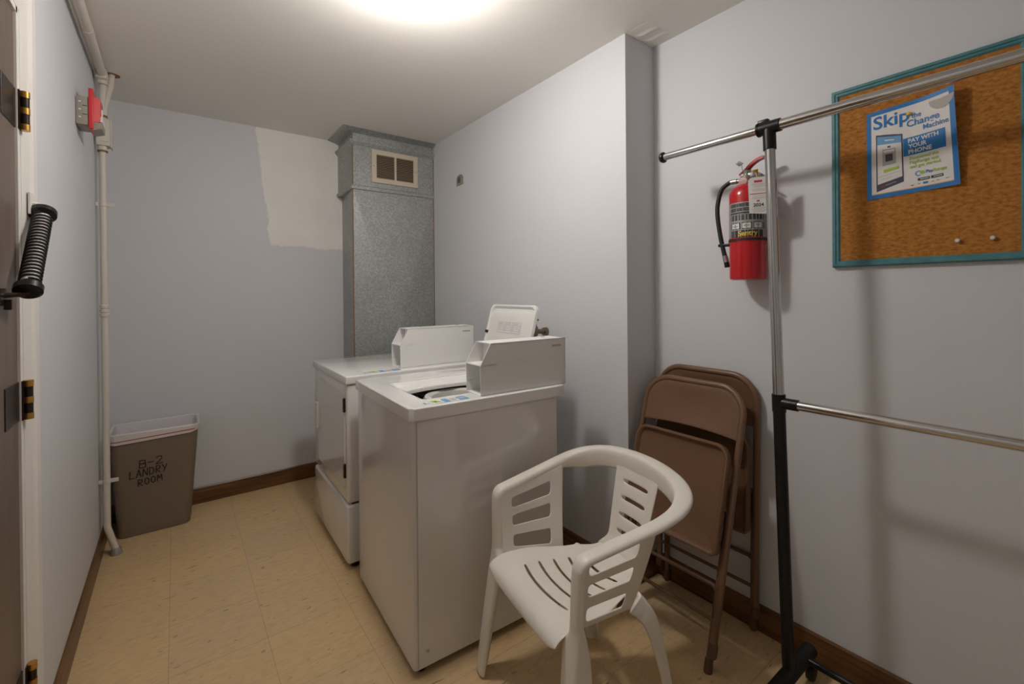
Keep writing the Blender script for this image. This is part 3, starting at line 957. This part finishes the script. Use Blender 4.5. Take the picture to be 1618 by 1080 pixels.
# ------------------------------------------------------------------ fire extinguisher
EX, EY, EZ = 1.765, 0.843, 1.383
fe = thing('fire_extinguisher', 'red fire extinguisher with black hose hung on the right wall', 'fire extinguisher', (EX, EY, EZ))
bm = BM()
lathe(bm, [(.0, .002), (.055, .0), (.0625, .004), (.0635, .012), (.0635, .318), (.0615, .334), (.052, .352), (.036, .364), (.022, .371), (.020, .386), (.0, .386)], 48)
obj('cylinder', bm, M['red'], fe)
CA = math.atan2(-0.44, -0.90)       # direction the label faces
def cyl(a_deg, z, r=.0639):
    a = CA + math.radians(a_deg)
    return Vector((r * math.cos(a), r * math.sin(a), z))
def cyl_patch(name, a0, a1, z0, z1, r, m, parent, n=28):
    bm = BM()
    R = [[cyl(a0 + (a1 - a0) * k / n, z, r) for k in range(n + 1)] for z in (z0, z1)]
    loft(bm, R, False, False, closed=False)
    return obj(name, bm, m, parent)
lb = cyl_patch('label', -100, 100, .160, .292, .0640, M['silver_ink'], fe)
bm = BM()
def cp(a0, a1, z0, z1, r, n=10):
    loft(bm, [[cyl(a0 + (a1 - a0) * k / n, z, r) for k in range(n + 1)] for z in (z0, z1)], False, False, closed=False)
for z0, z1, a0, a1 in ((.274, .287, -62, 38), (.258, .270, -60, 40), (.247, .254, -62, 30), (.224, .244, -60, 55), (.160, .186, -58, 52), (.190, .215, -60, 58)):
    cp(a0, a1, z0, z1, .0642)
obj('label_print', bm, M['ink'], lb)
bm = BM()
for a in (-52, -16, 20):
    cp(a, a + 26, .193, .212, .0645, 4)
obj('pictogram', bm, M['paper'], lb)
bm = BM()
for i, a in enumerate((-46, -10, 26)):
    cp(a + 4, a + 9, .195, .209, .0648, 2); cp(a - 2, a + 15, .199 + .002 * i, .203 + .002 * i, .0648, 2)
for z in (.277, .282, .262, .266, .249, .229, .234, .239):
    cp(-54, 26, z, z + .0008, .0645, 6)
obj('pictogram_mark', bm, M['silver_ink'], lb)
text('brand_lettering', 'Sentry', .026, lambda x, y: cyl((x / .0646) * 57.3, .166 + y + x * .03, .0647), M['yellow'], lb, align='CENTER', bold=.0006)
cyl_patch('strap', -110, 110, .147, .156, .0660, M['rubber'], fe)
bm = BM()
lathe(bm, [(.019, .384), (.021, .388), (.021, .398), (.015, .402), (.015, .420), (.0, .420)], 20)
box(bm, -.012, .012, -.03, .022, .388, .410, .004, 2)
tube(bm, [(0, .015, .386), (-.004, .055, .386)], .0085, 14)
vl = obj('valve_head', bm, M['steel'], fe)
bm = BM(); lathe(bm, [(.0, -.034), (.016, -.033), (.019, -.028), (.019, -.015)], 20, 'x', (0, 0, .374)); obj('gauge', bm, M['pink'], vl)
def lever(name, pts, w, th):
    bm = BM()
    P = spline(pts, 6)
    R = []
    for i, p in enumerate(P):
        a = P[max(i - 1, 0)]; b = P[min(i + 1, len(P) - 1)]
        t = (b - a).normalized(); n = Vector((1, 0, 0)); u = t.cross(n).normalized()
        R.append([p + n * sx * w + u * su * th for sx, su in ((-1, -1), (1, -1), (1, 1), (-1, 1))])
    loft(bm, R)
    return obj(name, bm, M['red'], fe, smooth=False)
lever('carry_handle', [(0, .012, .392), (0, -.008, .388), (0, -.032, .377), (0, -.055, .360)], .010, .0035)
lever('squeeze_lever', [(0, .024, .405), (0, .002, .421), (0, -.016, .438), (0, -.040, .452), (0, -.064, .458)], .011, .005)
bm = BM(); tube(bm, spline([(-.004, .05, .386), (-.006, .066, .385), (-.012, .094, .362), (-.016, .108, .31), (-.016, .110, .262), (-.014, .102, .19), (-.012, .090, .125), (-.012, .080, .085)], 8), .0085, 14); obj('hose', bm, M['rubber'], fe)
bm = BM(); tube(bm, [(-.004, .036, .386), (-.005, .060, .386)], .0100, 14); obj('hose_ferrule', bm, M['steel'], fe)
bm = BM(); tube(bm, [(-.012, .083, .098), (-.012, .077, .072)], .0105, 14); obj('hose_ferrule', bm, M['steel'], fe)
bm = BM(); tube(bm, [(-.012, .0775, .074), (-.012, .074, .052)], .0095, 14); obj('nozzle', bm, M['black'], fe)
bm = BM(); box(bm, -.02, -.004, .055, .108, .134, .146, .003, 2); obj('hose_clip', bm, M['black'], fe)
bm = BM(); box(bm, .03, XR - EX - .0005, -.02, .02, .30, .42, .002, 1); box(bm, .012, .05, -.014, .014, .37, .382); obj('hanger', bm, M['steel'], fe)
bm = BM(); box(bm, .05, XR - EX - .0005, -.018, .018, .12, .17, .002, 1); obj('lower_bracket', bm, M['steel'], fe)
bm = BM(); box(bm, .028, .030, -.028, -.004, .385, .425); obj('yellow_label', bm, M['yellow'], fe)
# tag hung on the neck: a thing of its own
tg = thing('inspection_tag', 'white inspection tag reading 2024 hanging on the red fire extinguisher', 'tag', (EX, EY, EZ))
tx, ty = math.cos(CA), math.sin(CA)          # outward
rx, ry = -ty, tx                             # to the viewer's right is -(rx,ry)
def tagp(u, z, lv=0):
    o = .071 + lv
    return Vector((tx * o + (-rx) * 0 + rx * (.002 + u), ty * o + ry * (.002 + u), z))
bm = BM()
po = [(0.004, .245), (.066, .238), (.068, .368), (.058, .376), (.012, .376), (.0, .366)]
prism(bm, po, lambda u, z: tagp(u, z), lambda u, z: tagp(u, z, .0006))
card = obj('card', bm, M['paper'], tg, smooth=False)
it = [(.006, .064, .313, .316, 1, 0), (.0055, .0645, .2475, .3735, 2, -.4)]
for k, z in enumerate((.35, .345, .34, .330, .325, .306, .300, .296, .262, .257, .252, .248)):
    it.append((.012 + .003 * (k % 3), .058 - .004 * (k % 2), z, z + .0015, 0, 1))
it += [(.028, .038, .286, .291, 1, 1), (.02, .046, .356, .364, 1, 1)]
rects('tag_print', it, lambda u, z, lv: tagp(u, z, .0007 + .0003 * lv), [M['grey_ink'], M['red_ink'], M['paper']], tg)
text('tag_lettering', '2024', .017, lambda x, y: tagp(.034 + x, .268 + y, .0012), M['ink'], tg, align='CENTER', bold=.0004)
bm = BM(); tube(bm, [tagp(.03, .372, .001), tagp(.028, .388, -.010), tagp(.026, .396, -.022)], .001, 6); obj('tie', bm, M['white'], tg)
# paper pull-seal on the wire above the valve
ps = thing('pull_pin_seal', 'small square seal tag on a wire above the extinguisher valve', 'tag', (EX, EY, EZ))
bm = BM(); t_ = Vector((-.03, .014, .445))
prism(bm, [(-.016, -.002), (0, -.011), (.016, .002), (.002, .012)], lambda a, z: t_ + Vector((.0, a, z)), lambda a, z: t_ + Vector((.0008, a, z)))
obj('seal_card', bm, M['grey_ink'], ps, smooth=False)
bm = BM(); tube(bm, spline([(-.012, .0, .405), (-.028, .004, .42), tuple(t_ + Vector((.0005, -.008, -.004)))], 5), .0012, 6); obj('wire', bm, M['steel'], ps)

# ------------------------------------------------------------------ cork board, poster, pins
CY0, CY1, CZ0, CZ1 = 0.126, 0.584, 1.419, 2.023
cbd = thing('cork_board', 'cork notice board with teal wooden frame on the right wall', 'notice board', (XR, (CY0 + CY1) / 2, CZ0))
cyc = (CY0 + CY1) / 2
bm = BM(); box(bm, -.010, -.0005, CY0 - cyc + .01, CY1 - cyc - .01, .01, CZ1 - CZ0 - .01); obj('cork_panel', bm, M['cork'], cbd)
bm = BM()
fr = [(0, .0005), (0, .014), (.004, .018), (.010, .018), (.012, .015), (.018, .015), (.0225, .0105), (.0225, .0005)]   # inwards, off the wall
cs = [(CY0 - cyc, 0.0), (CY1 - cyc, 0.0), (CY1 - cyc, CZ1 - CZ0), (CY0 - cyc, CZ1 - CZ0)]
dirs = [(1, 1), (-1, 1), (-1, -1), (1, -1)]
for i in range(4):
    a, da, b, db = cs[i], dirs[i], cs[(i + 1) % 4], dirs[(i + 1) % 4]
    loft(bm, [[Vector((-t, a[0] + da[0] * q, a[1] + da[1] * q)) for q, t in fr], [Vector((-t, b[0] + db[0] * q, b[1] + db[1] * q)) for q, t in fr]])
obj('frame', bm, M['teal'], cbd, smooth=False)

po_ = thing('poster', 'white and blue Skip the Change Machine poster pinned on the cork board', 'poster', (XR, .486, 1.635))
PW, PH = 0.222, 0.290
def paper(s, t, lv=0.0):
    """s 0..1 left to right, t 0..1 top to bottom"""
    curl = .013 * max(0, (s - .45) / .55) ** 1.7 + .016 * max(0, (s - .55) / .45) ** 2 * max(0, 1 - t) ** 1.5 + .004 * math.sin(t * 5) * s
    y = -(s * PW) + .010 * s * (1 - t)
    z = PH * (1 - t) - .008 * (1 - s) * (1 - t) + .004 * s * t + .006 * s
    if lv == 0.0 and False: pass
    return Vector((-.0125 - curl - lv, y, z))
bm = BM()
n = 24
gF = [[bm.verts.new(paper(i / n, j / n, 0)) for j in range(n + 1)] for i in range(n + 1)]
for i in range(n):
    for j in range(n):
        bm.faces.new((gF[i][j], gF[i][j + 1], gF[i + 1][j + 1], gF[i + 1][j]))
sh = obj('sheet', bm, M['paper'], po_)
sd = sh.modifiers.new('Solidify', 'SOLIDIFY'); sd.thickness = .0003; sd.offset = 0
LV = .0006
def pr_fn(a, b, lv): return paper(a, b, LV + .0003 * lv)
b_ = .058
rects('blue_border', [(0, 1, 0, b_ * .8, 0, 0), (0, 1, 1 - b_ * .8, 1, 0, 0), (0, b_, b_ * .8, 1 - b_ * .8, 0, 0), (1 - b_, 1, b_ * .8, 1 - b_ * .8, 0, 0)], pr_fn, M['blue'], po_, n=16)
rects('orange_line', [(b_, 1 - b_, .945, .953, 0, 0)], pr_fn, M['orange'], po_, n=8)
def ph_fn(a, b, lv):
    k = (a - .12) / .30
    lo, hi = .274 + .059 * k, .924 - .064 * k
    return pr_fn(a, lo + (hi - lo) * (b - .285) / .655, lv)
rects('phone_picture', [(.115, .425, .285, .94, 0, 0), (.13, .41, .305, .40, 1, 1), (.13, .41, .40, .86, 2, 1), (.19, .345, .46, .66, 3, 2), (.205, .33, .475, .50, 2, 3), (.225, .31, .525, .615, 0, 3),
                        (.25, .285, .425, .445, 0, 2), (.20, .38, .705, .745, 4, 2), (.135, .40, .775, .78, 3, 2), (.14, .39, .785, .845, 5, 2), (.17, .30, .815, .82, 3, 3), (.19, .345, .283, .305, 0, 2), (.22, .33, .345, .36, 5, 2), (.17, .21, .895, .905, 6, 2), (.22, .34, .897, .903, 3, 2)],
      ph_fn, [M['navy'], M['blue2'], M['paper'], M['grey_ink'], M['green'], M['white'], M['red_ink']], po_, n=4)
rects('blue_banner', [(.43, .885, .395, .59, 0, 1)], pr_fn, M['blue'], po_, n=8)
def tx_fn(s0, t0, lv=2, rot=0.0):
    return lambda x, y: paper(s0 + (x * math.cos(rot)) / PW, t0 - (y + x * math.sin(rot)) / PH, LV + .0003 * lv)
text('title_lettering', 'Skip', .058, tx_fn(.085, .205), M['blue'], po_, width=.094, bold=.0010)
text('title_lettering', 'the', .022, tx_fn(.53, .195), M['blue'], po_, width=.024, bold=.0003)
text('title_lettering', 'Change', .029, tx_fn(.475, .278), M['blue'], po_, width=.080, bold=.0005)
text('title_lettering', 'Machine', .022, tx_fn(.655, .350), M['blue'], po_, width=.060, bold=.0003)
for k, (t_, wd) in enumerate((('PAY WITH', .073), ('YOUR', .045), ('PHONE', .056))):
    text('banner_lettering', t_, .0175, tx_fn(.485, .453 + .060 * k), M['paper'], po_, width=wd, bold=.0006)
for k, (t_, wd) in enumerate((('Download the', .069), ('PayRange app', .069), ('and get started.', .074))):
    text('green_lettering', t_, .0135, tx_fn(.495, .640 + .046 * k), M['green'], po_, width=wd, bold=.0003)
text('logo_lettering', 'Pay', .013, tx_fn(.665, .815), M['blue'], po_, width=.017, bold=.0003)
text('logo_lettering', 'Range', .013, tx_fn(.745, .815), M['green'], po_, width=.029, bold=.0003)
bm = BM()
def disc(cx, cy, r0, r1, a0, a1, mi, lv, n=16):
    o = [bm.verts.new(pr_fn(cx + r1 * math.cos(a0 + (a1 - a0) * k / n) / PW, cy + r1 * math.sin(a0 + (a1 - a0) * k / n) / PH, lv)) for k in range(n + 1)]
    i = [bm.verts.new(pr_fn(cx + r0 * math.cos(a0 + (a1 - a0) * k / n) / PW, cy + r0 * math.sin(a0 + (a1 - a0) * k / n) / PH, lv)) for k in range(n + 1)]
    for k in range(n):
        bm.faces.new((i[k], i[k + 1], o[k + 1], o[k])).material_index = mi
disc(.585, .803, .005, .0085, .3 * PI, 1.9 * PI, 0, 2)
disc(.625, .798, .001, .0058, 0, 2 * PI, 1, 3)
obj('logo_mark', bm, [M['blue2'], M['green']], po_, smooth=False)
rects('badge', [(.575, .70, .855, .882, 0, 2), (.715, .84, .855, .882, 0, 2), (.60, .69, .865, .872, 1, 3), (.74, .83, .865, .872, 1, 3), (.50, .53, .915, .925, 2, 2), (.575, .60, .912, .918, 0, 2), (.63, .68, .905, .925, 3, 2), (.72, .74, .908, .922, 4, 2), (.77, .80, .912, .917, 0, 2), (.86, .90, .908, .913, 0, 2)], pr_fn, [M['ink'], M['paper'], M['red_ink'], M['blue'], M['orange']], po_)
bm = BM()
disc(.86, .085, .0, .030, -.1, 1.02 * PI, 0, 2, 18)
obj('coin_picture', bm, M['grey_ink'], po_, smooth=False)

def pin(name, y, z, m, label, off):
    p = thing(name, label, 'push pin', (XR - off, y, z))
    bm = BM(); lathe(bm, [(0, -.0095), (.004, -.009), (.0058, -.0065), (.0058, -.004), (.003, -.002), (.003, .0)], 16, 'x'); obj('pin_head', bm, m, p)
    bm = BM(); lathe(bm, [(.0006, 0.0), (.0004, .006)], 8, 'x'); obj('pin_needle', bm, M['steel'], p)
pin('push_pin', .272, 1.482, M['white'], 'white push pin low on the cork board, nearer the poster', .0105)
pin('push_pin', .201, 1.483, M['white'], 'white push pin low on the cork board, nearer the right frame', .0105)
pin('push_pin', .486 - PW * .485, 1.635 + PH * .862, M['yellow'], 'yellow push pin holding the blue and white poster', .0150)

# ------------------------------------------------------------------ folding chairs
def make_folding_chair():
    root = thing('folding_chair', '', 'folding chair')
    r = .0125
    W = .217; TOP = 1.003
    # local x across, y towards the room, z up along the frame
    bm = BM(); tube(bm, arc_path([(-W, 0, .085), (-W, 0, TOP), (W, 0, TOP), (W, 0, .085)], .105, 10), r, 14); obj('front_frame', bm, M['brown_metal'], root)
    # back panel
    bm = BM()
    rows = []
    for j in range(15):
        t = j / 14
        row = []
        for i in range(25):
            x = -1 + 2 * i / 24
            zb = .806 + .014 * (1 - x * x)
            zt = TOP - .006
            ax = abs(x) * (W - .004)
            if ax > W - .105:
                e = (ax - (W - .105)) / .105
                zt = TOP - .105 + math.sqrt(max(0, 1 - e * e)) * .099
            z = zb + (zt - zb) * t
            dish = -.010 * (1 - x * x) * math.sin(PI * min(1, t + .1))
            row.append(Vector((x * (W - .004), .004 + dish, z)))
        rows.append(row)
    sheet('back_panel', rows, M['brown_metal'], root, thick=.004, sub=1)
    # seat pan folded flat against the frame, rim towards the room
    SW, S0, S1 = .207, .395, .785
    def seat_outline(g, y):
        pts = []
        w = SW - g
        for cx, cz, rr, a0 in ((w, S1 - g, .055, 0), (-w, S1 - g, .055, PI / 2), (-w, S0 + g, .022, PI), (w, S0 + g, .022, 1.5 * PI)):
            rr = max(rr - g, .006)
            sx = 1 if cx > 0 else -1; sz = 1 if cz > .6 else -1
            for k in range(7):
                a = a0 + PI / 2 * k / 6
                pts.append(Vector((cx - sx * rr + rr * math.cos(a), y, cz - sz * rr + rr * math.sin(a))))
        return pts
    bm = BM()
    loft(bm, [seat_outline(.004, .020), seat_outline(0, .024), seat_outline(0, .046), seat_outline(.003, .050), seat_outline(.009, .050), seat_outline(.013, .047), seat_outline(.020, .034), seat_outline(.045, .028), seat_outline(.09, .026), seat_outline(.15, .026)])
    obj('seat', bm, M['brown_metal'], root)
    # rear legs
    w2 = .196
    bm = BM(); tube(bm, arc_path([(-w2, -.027, .018), (-w2, -.027, .56), (w2, -.027, .56), (w2, -.027, .018)], .05, 8), .0115, 14); obj('rear_frame', bm, M['brown_metal'], root)
    for (y, zz, ww, rr) in ((-.027, .285, w2, .0075), (0, .185, W, .007)):
        bm = BM(); tube(bm, arc_path([(-ww, y, zz - .045), (-ww + .004, y, zz), (ww - .004, y, zz), (ww, y, zz - .045)], .035, 6), rr, 12); obj('crossbar', bm, M['brown_metal'], root)
    for sx in (-1, 1):
        bm = BM(); tube(bm, [(sx * W, 0, .070), (sx * W, 0, .078), (sx * W, 0, .115)], [.013, .0155, .0150], 14); obj('foot_cap', bm, M['brown_cap'], root)
        bm = BM(); tube(bm, [(sx * w2, -.027, .001), (sx * w2, -.027, .008), (sx * w2, -.027, .05)], [.012, .0148, .0142], 14); obj('foot_cap', bm, M['brown_cap'], root)
        bm = BM()
        prism(bm, [(-.008, .44), (.012, .43), (.006, .56), (-.010, .565)], lambda y, z: Vector((sx * (W - .014), y - .008, z)), lambda y, z: Vector((sx * (W - .010), y - .008, z)))
        lathe(bm, [(0, -.005), (.006, -.004), (.006, .004), (0, .005)], 10, 'x', (sx * (W - .016), -.008, .545))
        box(bm, min(sx * (W - .05), sx * (W - .008)), max(sx * (W - .05), sx * (W - .008)), -.014, -.008, .425, .447)
        obj('hinge_link', bm, M['brown_metal'], root)
    return root
def copy_tree(o, parent=None):
    c = o.copy(); COL.objects.link(c)
    if parent is not None:
        c.parent = parent
    for ch in list(o.children):
        copy_tree(ch, c)
    return c
def lean(o, x0, y0, tl, tw=0.0):
    th = math.atan(tl); s, c = math.sin(th), math.cos(th)
    m = Matrix(((0, -c, s, x0), (1, 0, 0, y0), (0, s, c, 0), (0, 0, 0, 1)))
    o.matrix_world = Matrix.Translation((x0, y0, 0)) @ Matrix.Rotation(tw, 4, 'Z') @ Matrix.Translation((-x0, -y0, 0)) @ m
fc = make_folding_chair()
tag(fc, 'brown metal folding chair leaning in front, its seat pan facing the room', 'folding chair', 'folded chairs by the right wall')
lean(fc, 1.462, 1.056, .29)
fc2 = copy_tree(fc)
tag(fc2, 'brown metal folding chair standing flat against the wall behind the other folded chair', 'folding chair', 'folded chairs by the right wall')
lean(fc2, 1.795, 1.054, .025)

# ------------------------------------------------------------------ white resin armchair
PH_ = math.radians(9)
ch = thing('plastic_armchair', 'white plastic armchair with slotted seat and back beside the washer', 'armchair', (.8413, 1.0847, 0), -PH_)
RS = M['resin']
# seat: slots run across, bowed to the front
def seat_pt(a, l):
    z = .424
    if a < .05:
        t = (.05 - a) / .05
        z -= .012 * t ** 2.2
    z -= .014 * math.exp(-((a - .22) / .12) ** 2) * max(0, 1 - (l / .2) ** 2)
    z += .010 * smooth01((a - .34) / .06)
    z += .008 * smooth01((abs(l) - .17) / .05) * (1 - smooth01((a - .1) / .1))
    return z
slots = [(.088, .140), (.142, .128), (.196, .114), (.250, .102), (.304, .092)]
sw = .0042
avals = [-.017, -.015, -.006, .010, .034, .056]
for a, _ in slots:
    avals += [a - .016, a - sw, a + sw, a + .016]
avals += [.345, .37, .395]
cols = [-1, -.95, -.82, -.70, -.62, -.45, -.25, 0, .25, .45, .62, .70, .82, .95, 1]
rows = []
holes = set()
for i, a in enumerate(avals):
    half = .208 - .006 * smooth01((a - .03) / .10) - .055 * smooth01((a - .12) / .20) - .050 * smooth01((a - .29) / .10)
    row = []
    for c in cols:
        l = c * half
        bow = -.026 * (1 - min(1, abs(c) / .75) ** 2) * smooth01(a / .06) * (1 - smooth01((a - .30) / .08))
        aa = a + bow
        row.append(Vector((aa, l, seat_pt(aa if a > .05 else a, l) - (.026 if i == 0 else .009 if i == 1 else 0) * (1 - .75 * abs(c) ** 5))))
    rows.append(row)
for k in range(5):
    i = 6 + 4 * k + 1
    for j in range(4, 10):
        holes.add((i, j))
sheet('seat', rows, RS, ch, holes, thick=.0055, sub=2)
# front apron below the lip
# back splat with four slots
sl = [.655, .600, .545, .490]
zs = [.425, .437, .455, .472]
for z in reversed(sl):
    zs += [z - .0055, z + .0055, z + .020]
zs += [.694, .706]
zs = sorted(set(round(z, 4) for z in zs))
cols = [-1, -.94, -.74, -.60, -.3, 0, .3, .60, .74, .94, 1]
rows = []; holes = set()
for i, z in enumerate(zs):
    t = (z - .42) / .29
    half = .082 + .022 * t + .03 * math.exp(-((z - .425) / .02) ** 2)
    a0 = .385 + .018 * smooth01((z - .425) / .04) + .074 * t
    rows.append([Vector((a0 - .008 * (c * half / .1) ** 2, c * half, z)) for c in cols])
for z in sl:
    i = zs.index(round(z - .0055, 4))
    for j in range(3, 7):
        holes.add((i, j))
sheet('backrest', rows, RS, ch, holes, thick=.0055, sub=2)
# arm and back band: one sweep from one post over the back to the other post
half_path = [(.019, .240, .465), (.020, .242, .52), (.022, .245, .595), (.026, .246, .625), (.044, .248, .645), (.085, .251, .654), (.19, .262, .672), (.30, .272, .692), (.375, .266, .710), (.435, .232, .728), (.472, .168, .742), (.492, .085, .750), (.497, 0, .753)]
full = half_path + [(a, -l, z) for a, l, z in reversed(half_path[:-1])]
pth = spline(full, 5)
arm_line = spline(half_path[4:9], 10)
def arm_at(a):
    q = min(arm_line, key=lambda p: abs(p.x - a))
    return q.y, q.z
def sweep(name, pts, sec, m, parent, sub=1):
    """sec(s, p) -> list of (n, b); n = outwards in plan, b = up (on the arms) or forwards (on the posts)"""
    n = len(pts); R = []
    for i, p in enumerate(pts):
        t = (pts[min(i + 1, n - 1)] - pts[max(i - 1, 0)]).normalized()
        side = Vector((0, math.copysign(1, p.y) if p.y else 0, 0))
        k = smooth01((p.x - .30) / .15)
        out = side * (1 - k) + Vector((p.x - .25, p.y, 0)).normalized() * k
        out = (out - t * out.dot(t)).normalized()
        b = t.cross(out)
        if b.dot(Vector((-.35, 0, 1))) < 0: b = -b
        R.append([p + out * q[0] + b * q[1] for q in sec(i / (n - 1), p)])
    bm = BM()
    loft(bm, R)
    o = obj(name, bm, m, parent, angle=180)
    if sub:
        u = o.modifiers.new('Subdivision', 'SUBSURF'); u.levels = sub; u.render_levels = sub
    return o
def band_sec(s, p):
    back = smooth01((p.x - .28) / .15)
    dep = .030 + .040 * back
    if p.z < .60: dep = .036
    wi = .024 + .003 * back
    return [(-wi, -dep), (-wi - .002, -.012), (-wi + .003, -.001), (-wi + .012, .003), (wi - .008, .002), (wi, -.003), (wi + .002, -.014),
            (wi - .003, -.014), (wi - .006, -.008), (wi - .012, -.004), (-wi + .013, -.003), (-wi + .006, -.007), (-wi + .004, -.014), (-wi + .005, -dep)]
sweep('armrest_band', pth, band_sec, RS, ch)
# slatted side panels
for s in (1, -1):
    avs = [.036, .056, .075, .082, .10, .16, .21, .240, .252, .275, .296, .310]
    fv = [0, .03, .07, .08, .26, .27, .33, .39, .40, .56, .57, .62, .66, .67, .83, .84, .91, .97]
    rows = []
    for v in fv:
        row = []
        for a in avs:
            k = max(0, (a - .07) / .235)
            aa = a + .050 * k * (v - .75)
            la, za = arm_at(aa)
            zb = .425 - .030 * k
            zz = zb + (za - .008 - zb) * v
            lb = .206 - .030 * k
            row.append(Vector((aa, s * (lb + (la - .021 - lb) * v ** .8), zz)))
        rows.append(row)
    holes = set()
    for z0, z1 in ((.08, .26), (.40, .56), (.67, .83)):
        for i in range(fv.index(z0), fv.index(z1)):
            for j in range(3, 8):
                holes.add((i, j))
    sheet('side_panel', rows, RS, ch, holes, thick=.0055, sub=2)
# legs
def lerp(tab, z):
    for (z0, v0), (z1, v1) in zip(tab[:-1], tab[1:]):
        if z >= z1:
            k = max(0.0, min(1.0, (z0 - z) / (z0 - z1)))
            return [a + (b - a) * k for a, b in zip(v0, v1)]
    return tab[-1][1]
# height: inner reach, outer reach, inner flank, outer flank
FRONT = [(.48, (.024, .026, .036, .014)), (.445, (.026, .026, .034, .026)), (.405, (.050, .026, .024, .042)), (.35, (.046, .026, .016, .058)), (.28, (.042, .026, .014, .062)), (.20, (.038, .025, .012, .058)), (.0, (.030, .024, .012, .048))]
REAR = [(.44, (.030, .024, .014, .075)), (.38, (.030, .024, .014, .060)), (.20, (.024, .022, .012, .045)), (.0, (.022, .020, .012, .040))]
def leg_sec(tab):
    def f(s_, p):
        wi, wo, di, do = lerp(tab, p.z)
        return [(-wi, -di), (-wi - .002, -.011), (-wi + .003, -.001), (-wi + .012, .003), (wo - .010, .002), (wo - .002, -.004), (wo, -.014), (wo - .001, -do),
                (wo - .007, -do), (wo - .006, -.015), (wo - .012, -.006), (-wi + .013, -.003), (-wi + .006, -.007), (-wi + .004, -di)]
    return f
def leg(pts, tab, back):
    P = spline(pts, 6)
    n = len(P); R = []
    for i, p in enumerate(P):
        t = (P[min(i + 1, n - 1)] - P[max(i - 1, 0)]).normalized()
        out = Vector((0, math.copysign(1, p.y), 0))
        out = (out - t * out.dot(t)).normalized()
        b = t.cross(out)
        if (b.x > 0) != back: b = -b
        R.append([p + out * q[0] + b * q[1] for q in leg_sec(tab)(0, p)])
    bm = BM(); loft(bm, R)
    o = obj('leg', bm, RS, ch, angle=180)
    u = o.modifiers.new('Subdivision', 'SUBSURF'); u.levels = 1; u.render_levels = 1
for s in (1, -1):
    leg([(.0192, s * .2405, .480), (.0185, s * .240, .445), (.013, s * .241, .405), (.006, s * .243, .36), (-.018, s * .249, .19), (-.042, s * .256, 0.001)], FRONT, False)
    leg([(.328, s * .148, .410), (.346, s * .158, .385), (.372, s * .174, .33), (.408, s * .186, .17), (.435, s * .192, 0.001)], REAR, True)

# ------------------------------------------------------------------ camera
F_, H_ = 710.91, 1.34
yaw, pit, rol = (math.radians(v) for v in (36.802, -.2173, -.5117))
Fv = Vector((math.sin(yaw) * math.cos(pit), math.cos(yaw) * math.cos(pit), math.sin(pit)))
R0 = Vector((math.cos(yaw), -math.sin(yaw), 0)); U0 = R0.cross(Fv)
Rv = R0 * math.cos(rol) + U0 * math.sin(rol); Uv = U0 * math.cos(rol) - R0 * math.sin(rol)
cam = bpy.data.cameras.new('camera')
cam.sensor_fit = 'HORIZONTAL'; cam.sensor_width = 36.0
cam.lens = 36.0 * F_ / 1618
cam.shift_x = 0.0
cam.shift_y = (465.84 - 540) / 1618
cam.clip_start = 0.02
co = bpy.data.objects.new('camera', cam)
COL.objects.link(co)
co.matrix_world = Matrix(((Rv.x, Uv.x, -Fv.x, 0), (Rv.y, Uv.y, -Fv.y, 0), (Rv.z, Uv.z, -Fv.z, H_), (0, 0, 0, 1)))
SC.camera = co

# ------------------------------------------------------------------ world, view
w = bpy.data.worlds.new('world'); SC.world = w
w.use_nodes = True
w.node_tree.nodes['Background'].inputs[0].default_value = (0.5, 0.5, 0.52, 1)
w.node_tree.nodes['Background'].inputs[1].default_value = 0.0
vs = SC.view_settings
SC.display_settings.display_device = 'sRGB'
vs.view_transform = 'Standard'; vs.look = 'None'; vs.exposure = 1.38; vs.gamma = 1.0
vs.use_curve_mapping = False
SC.cycles.max_bounces = 12
SC.cycles.diffuse_bounces = 8
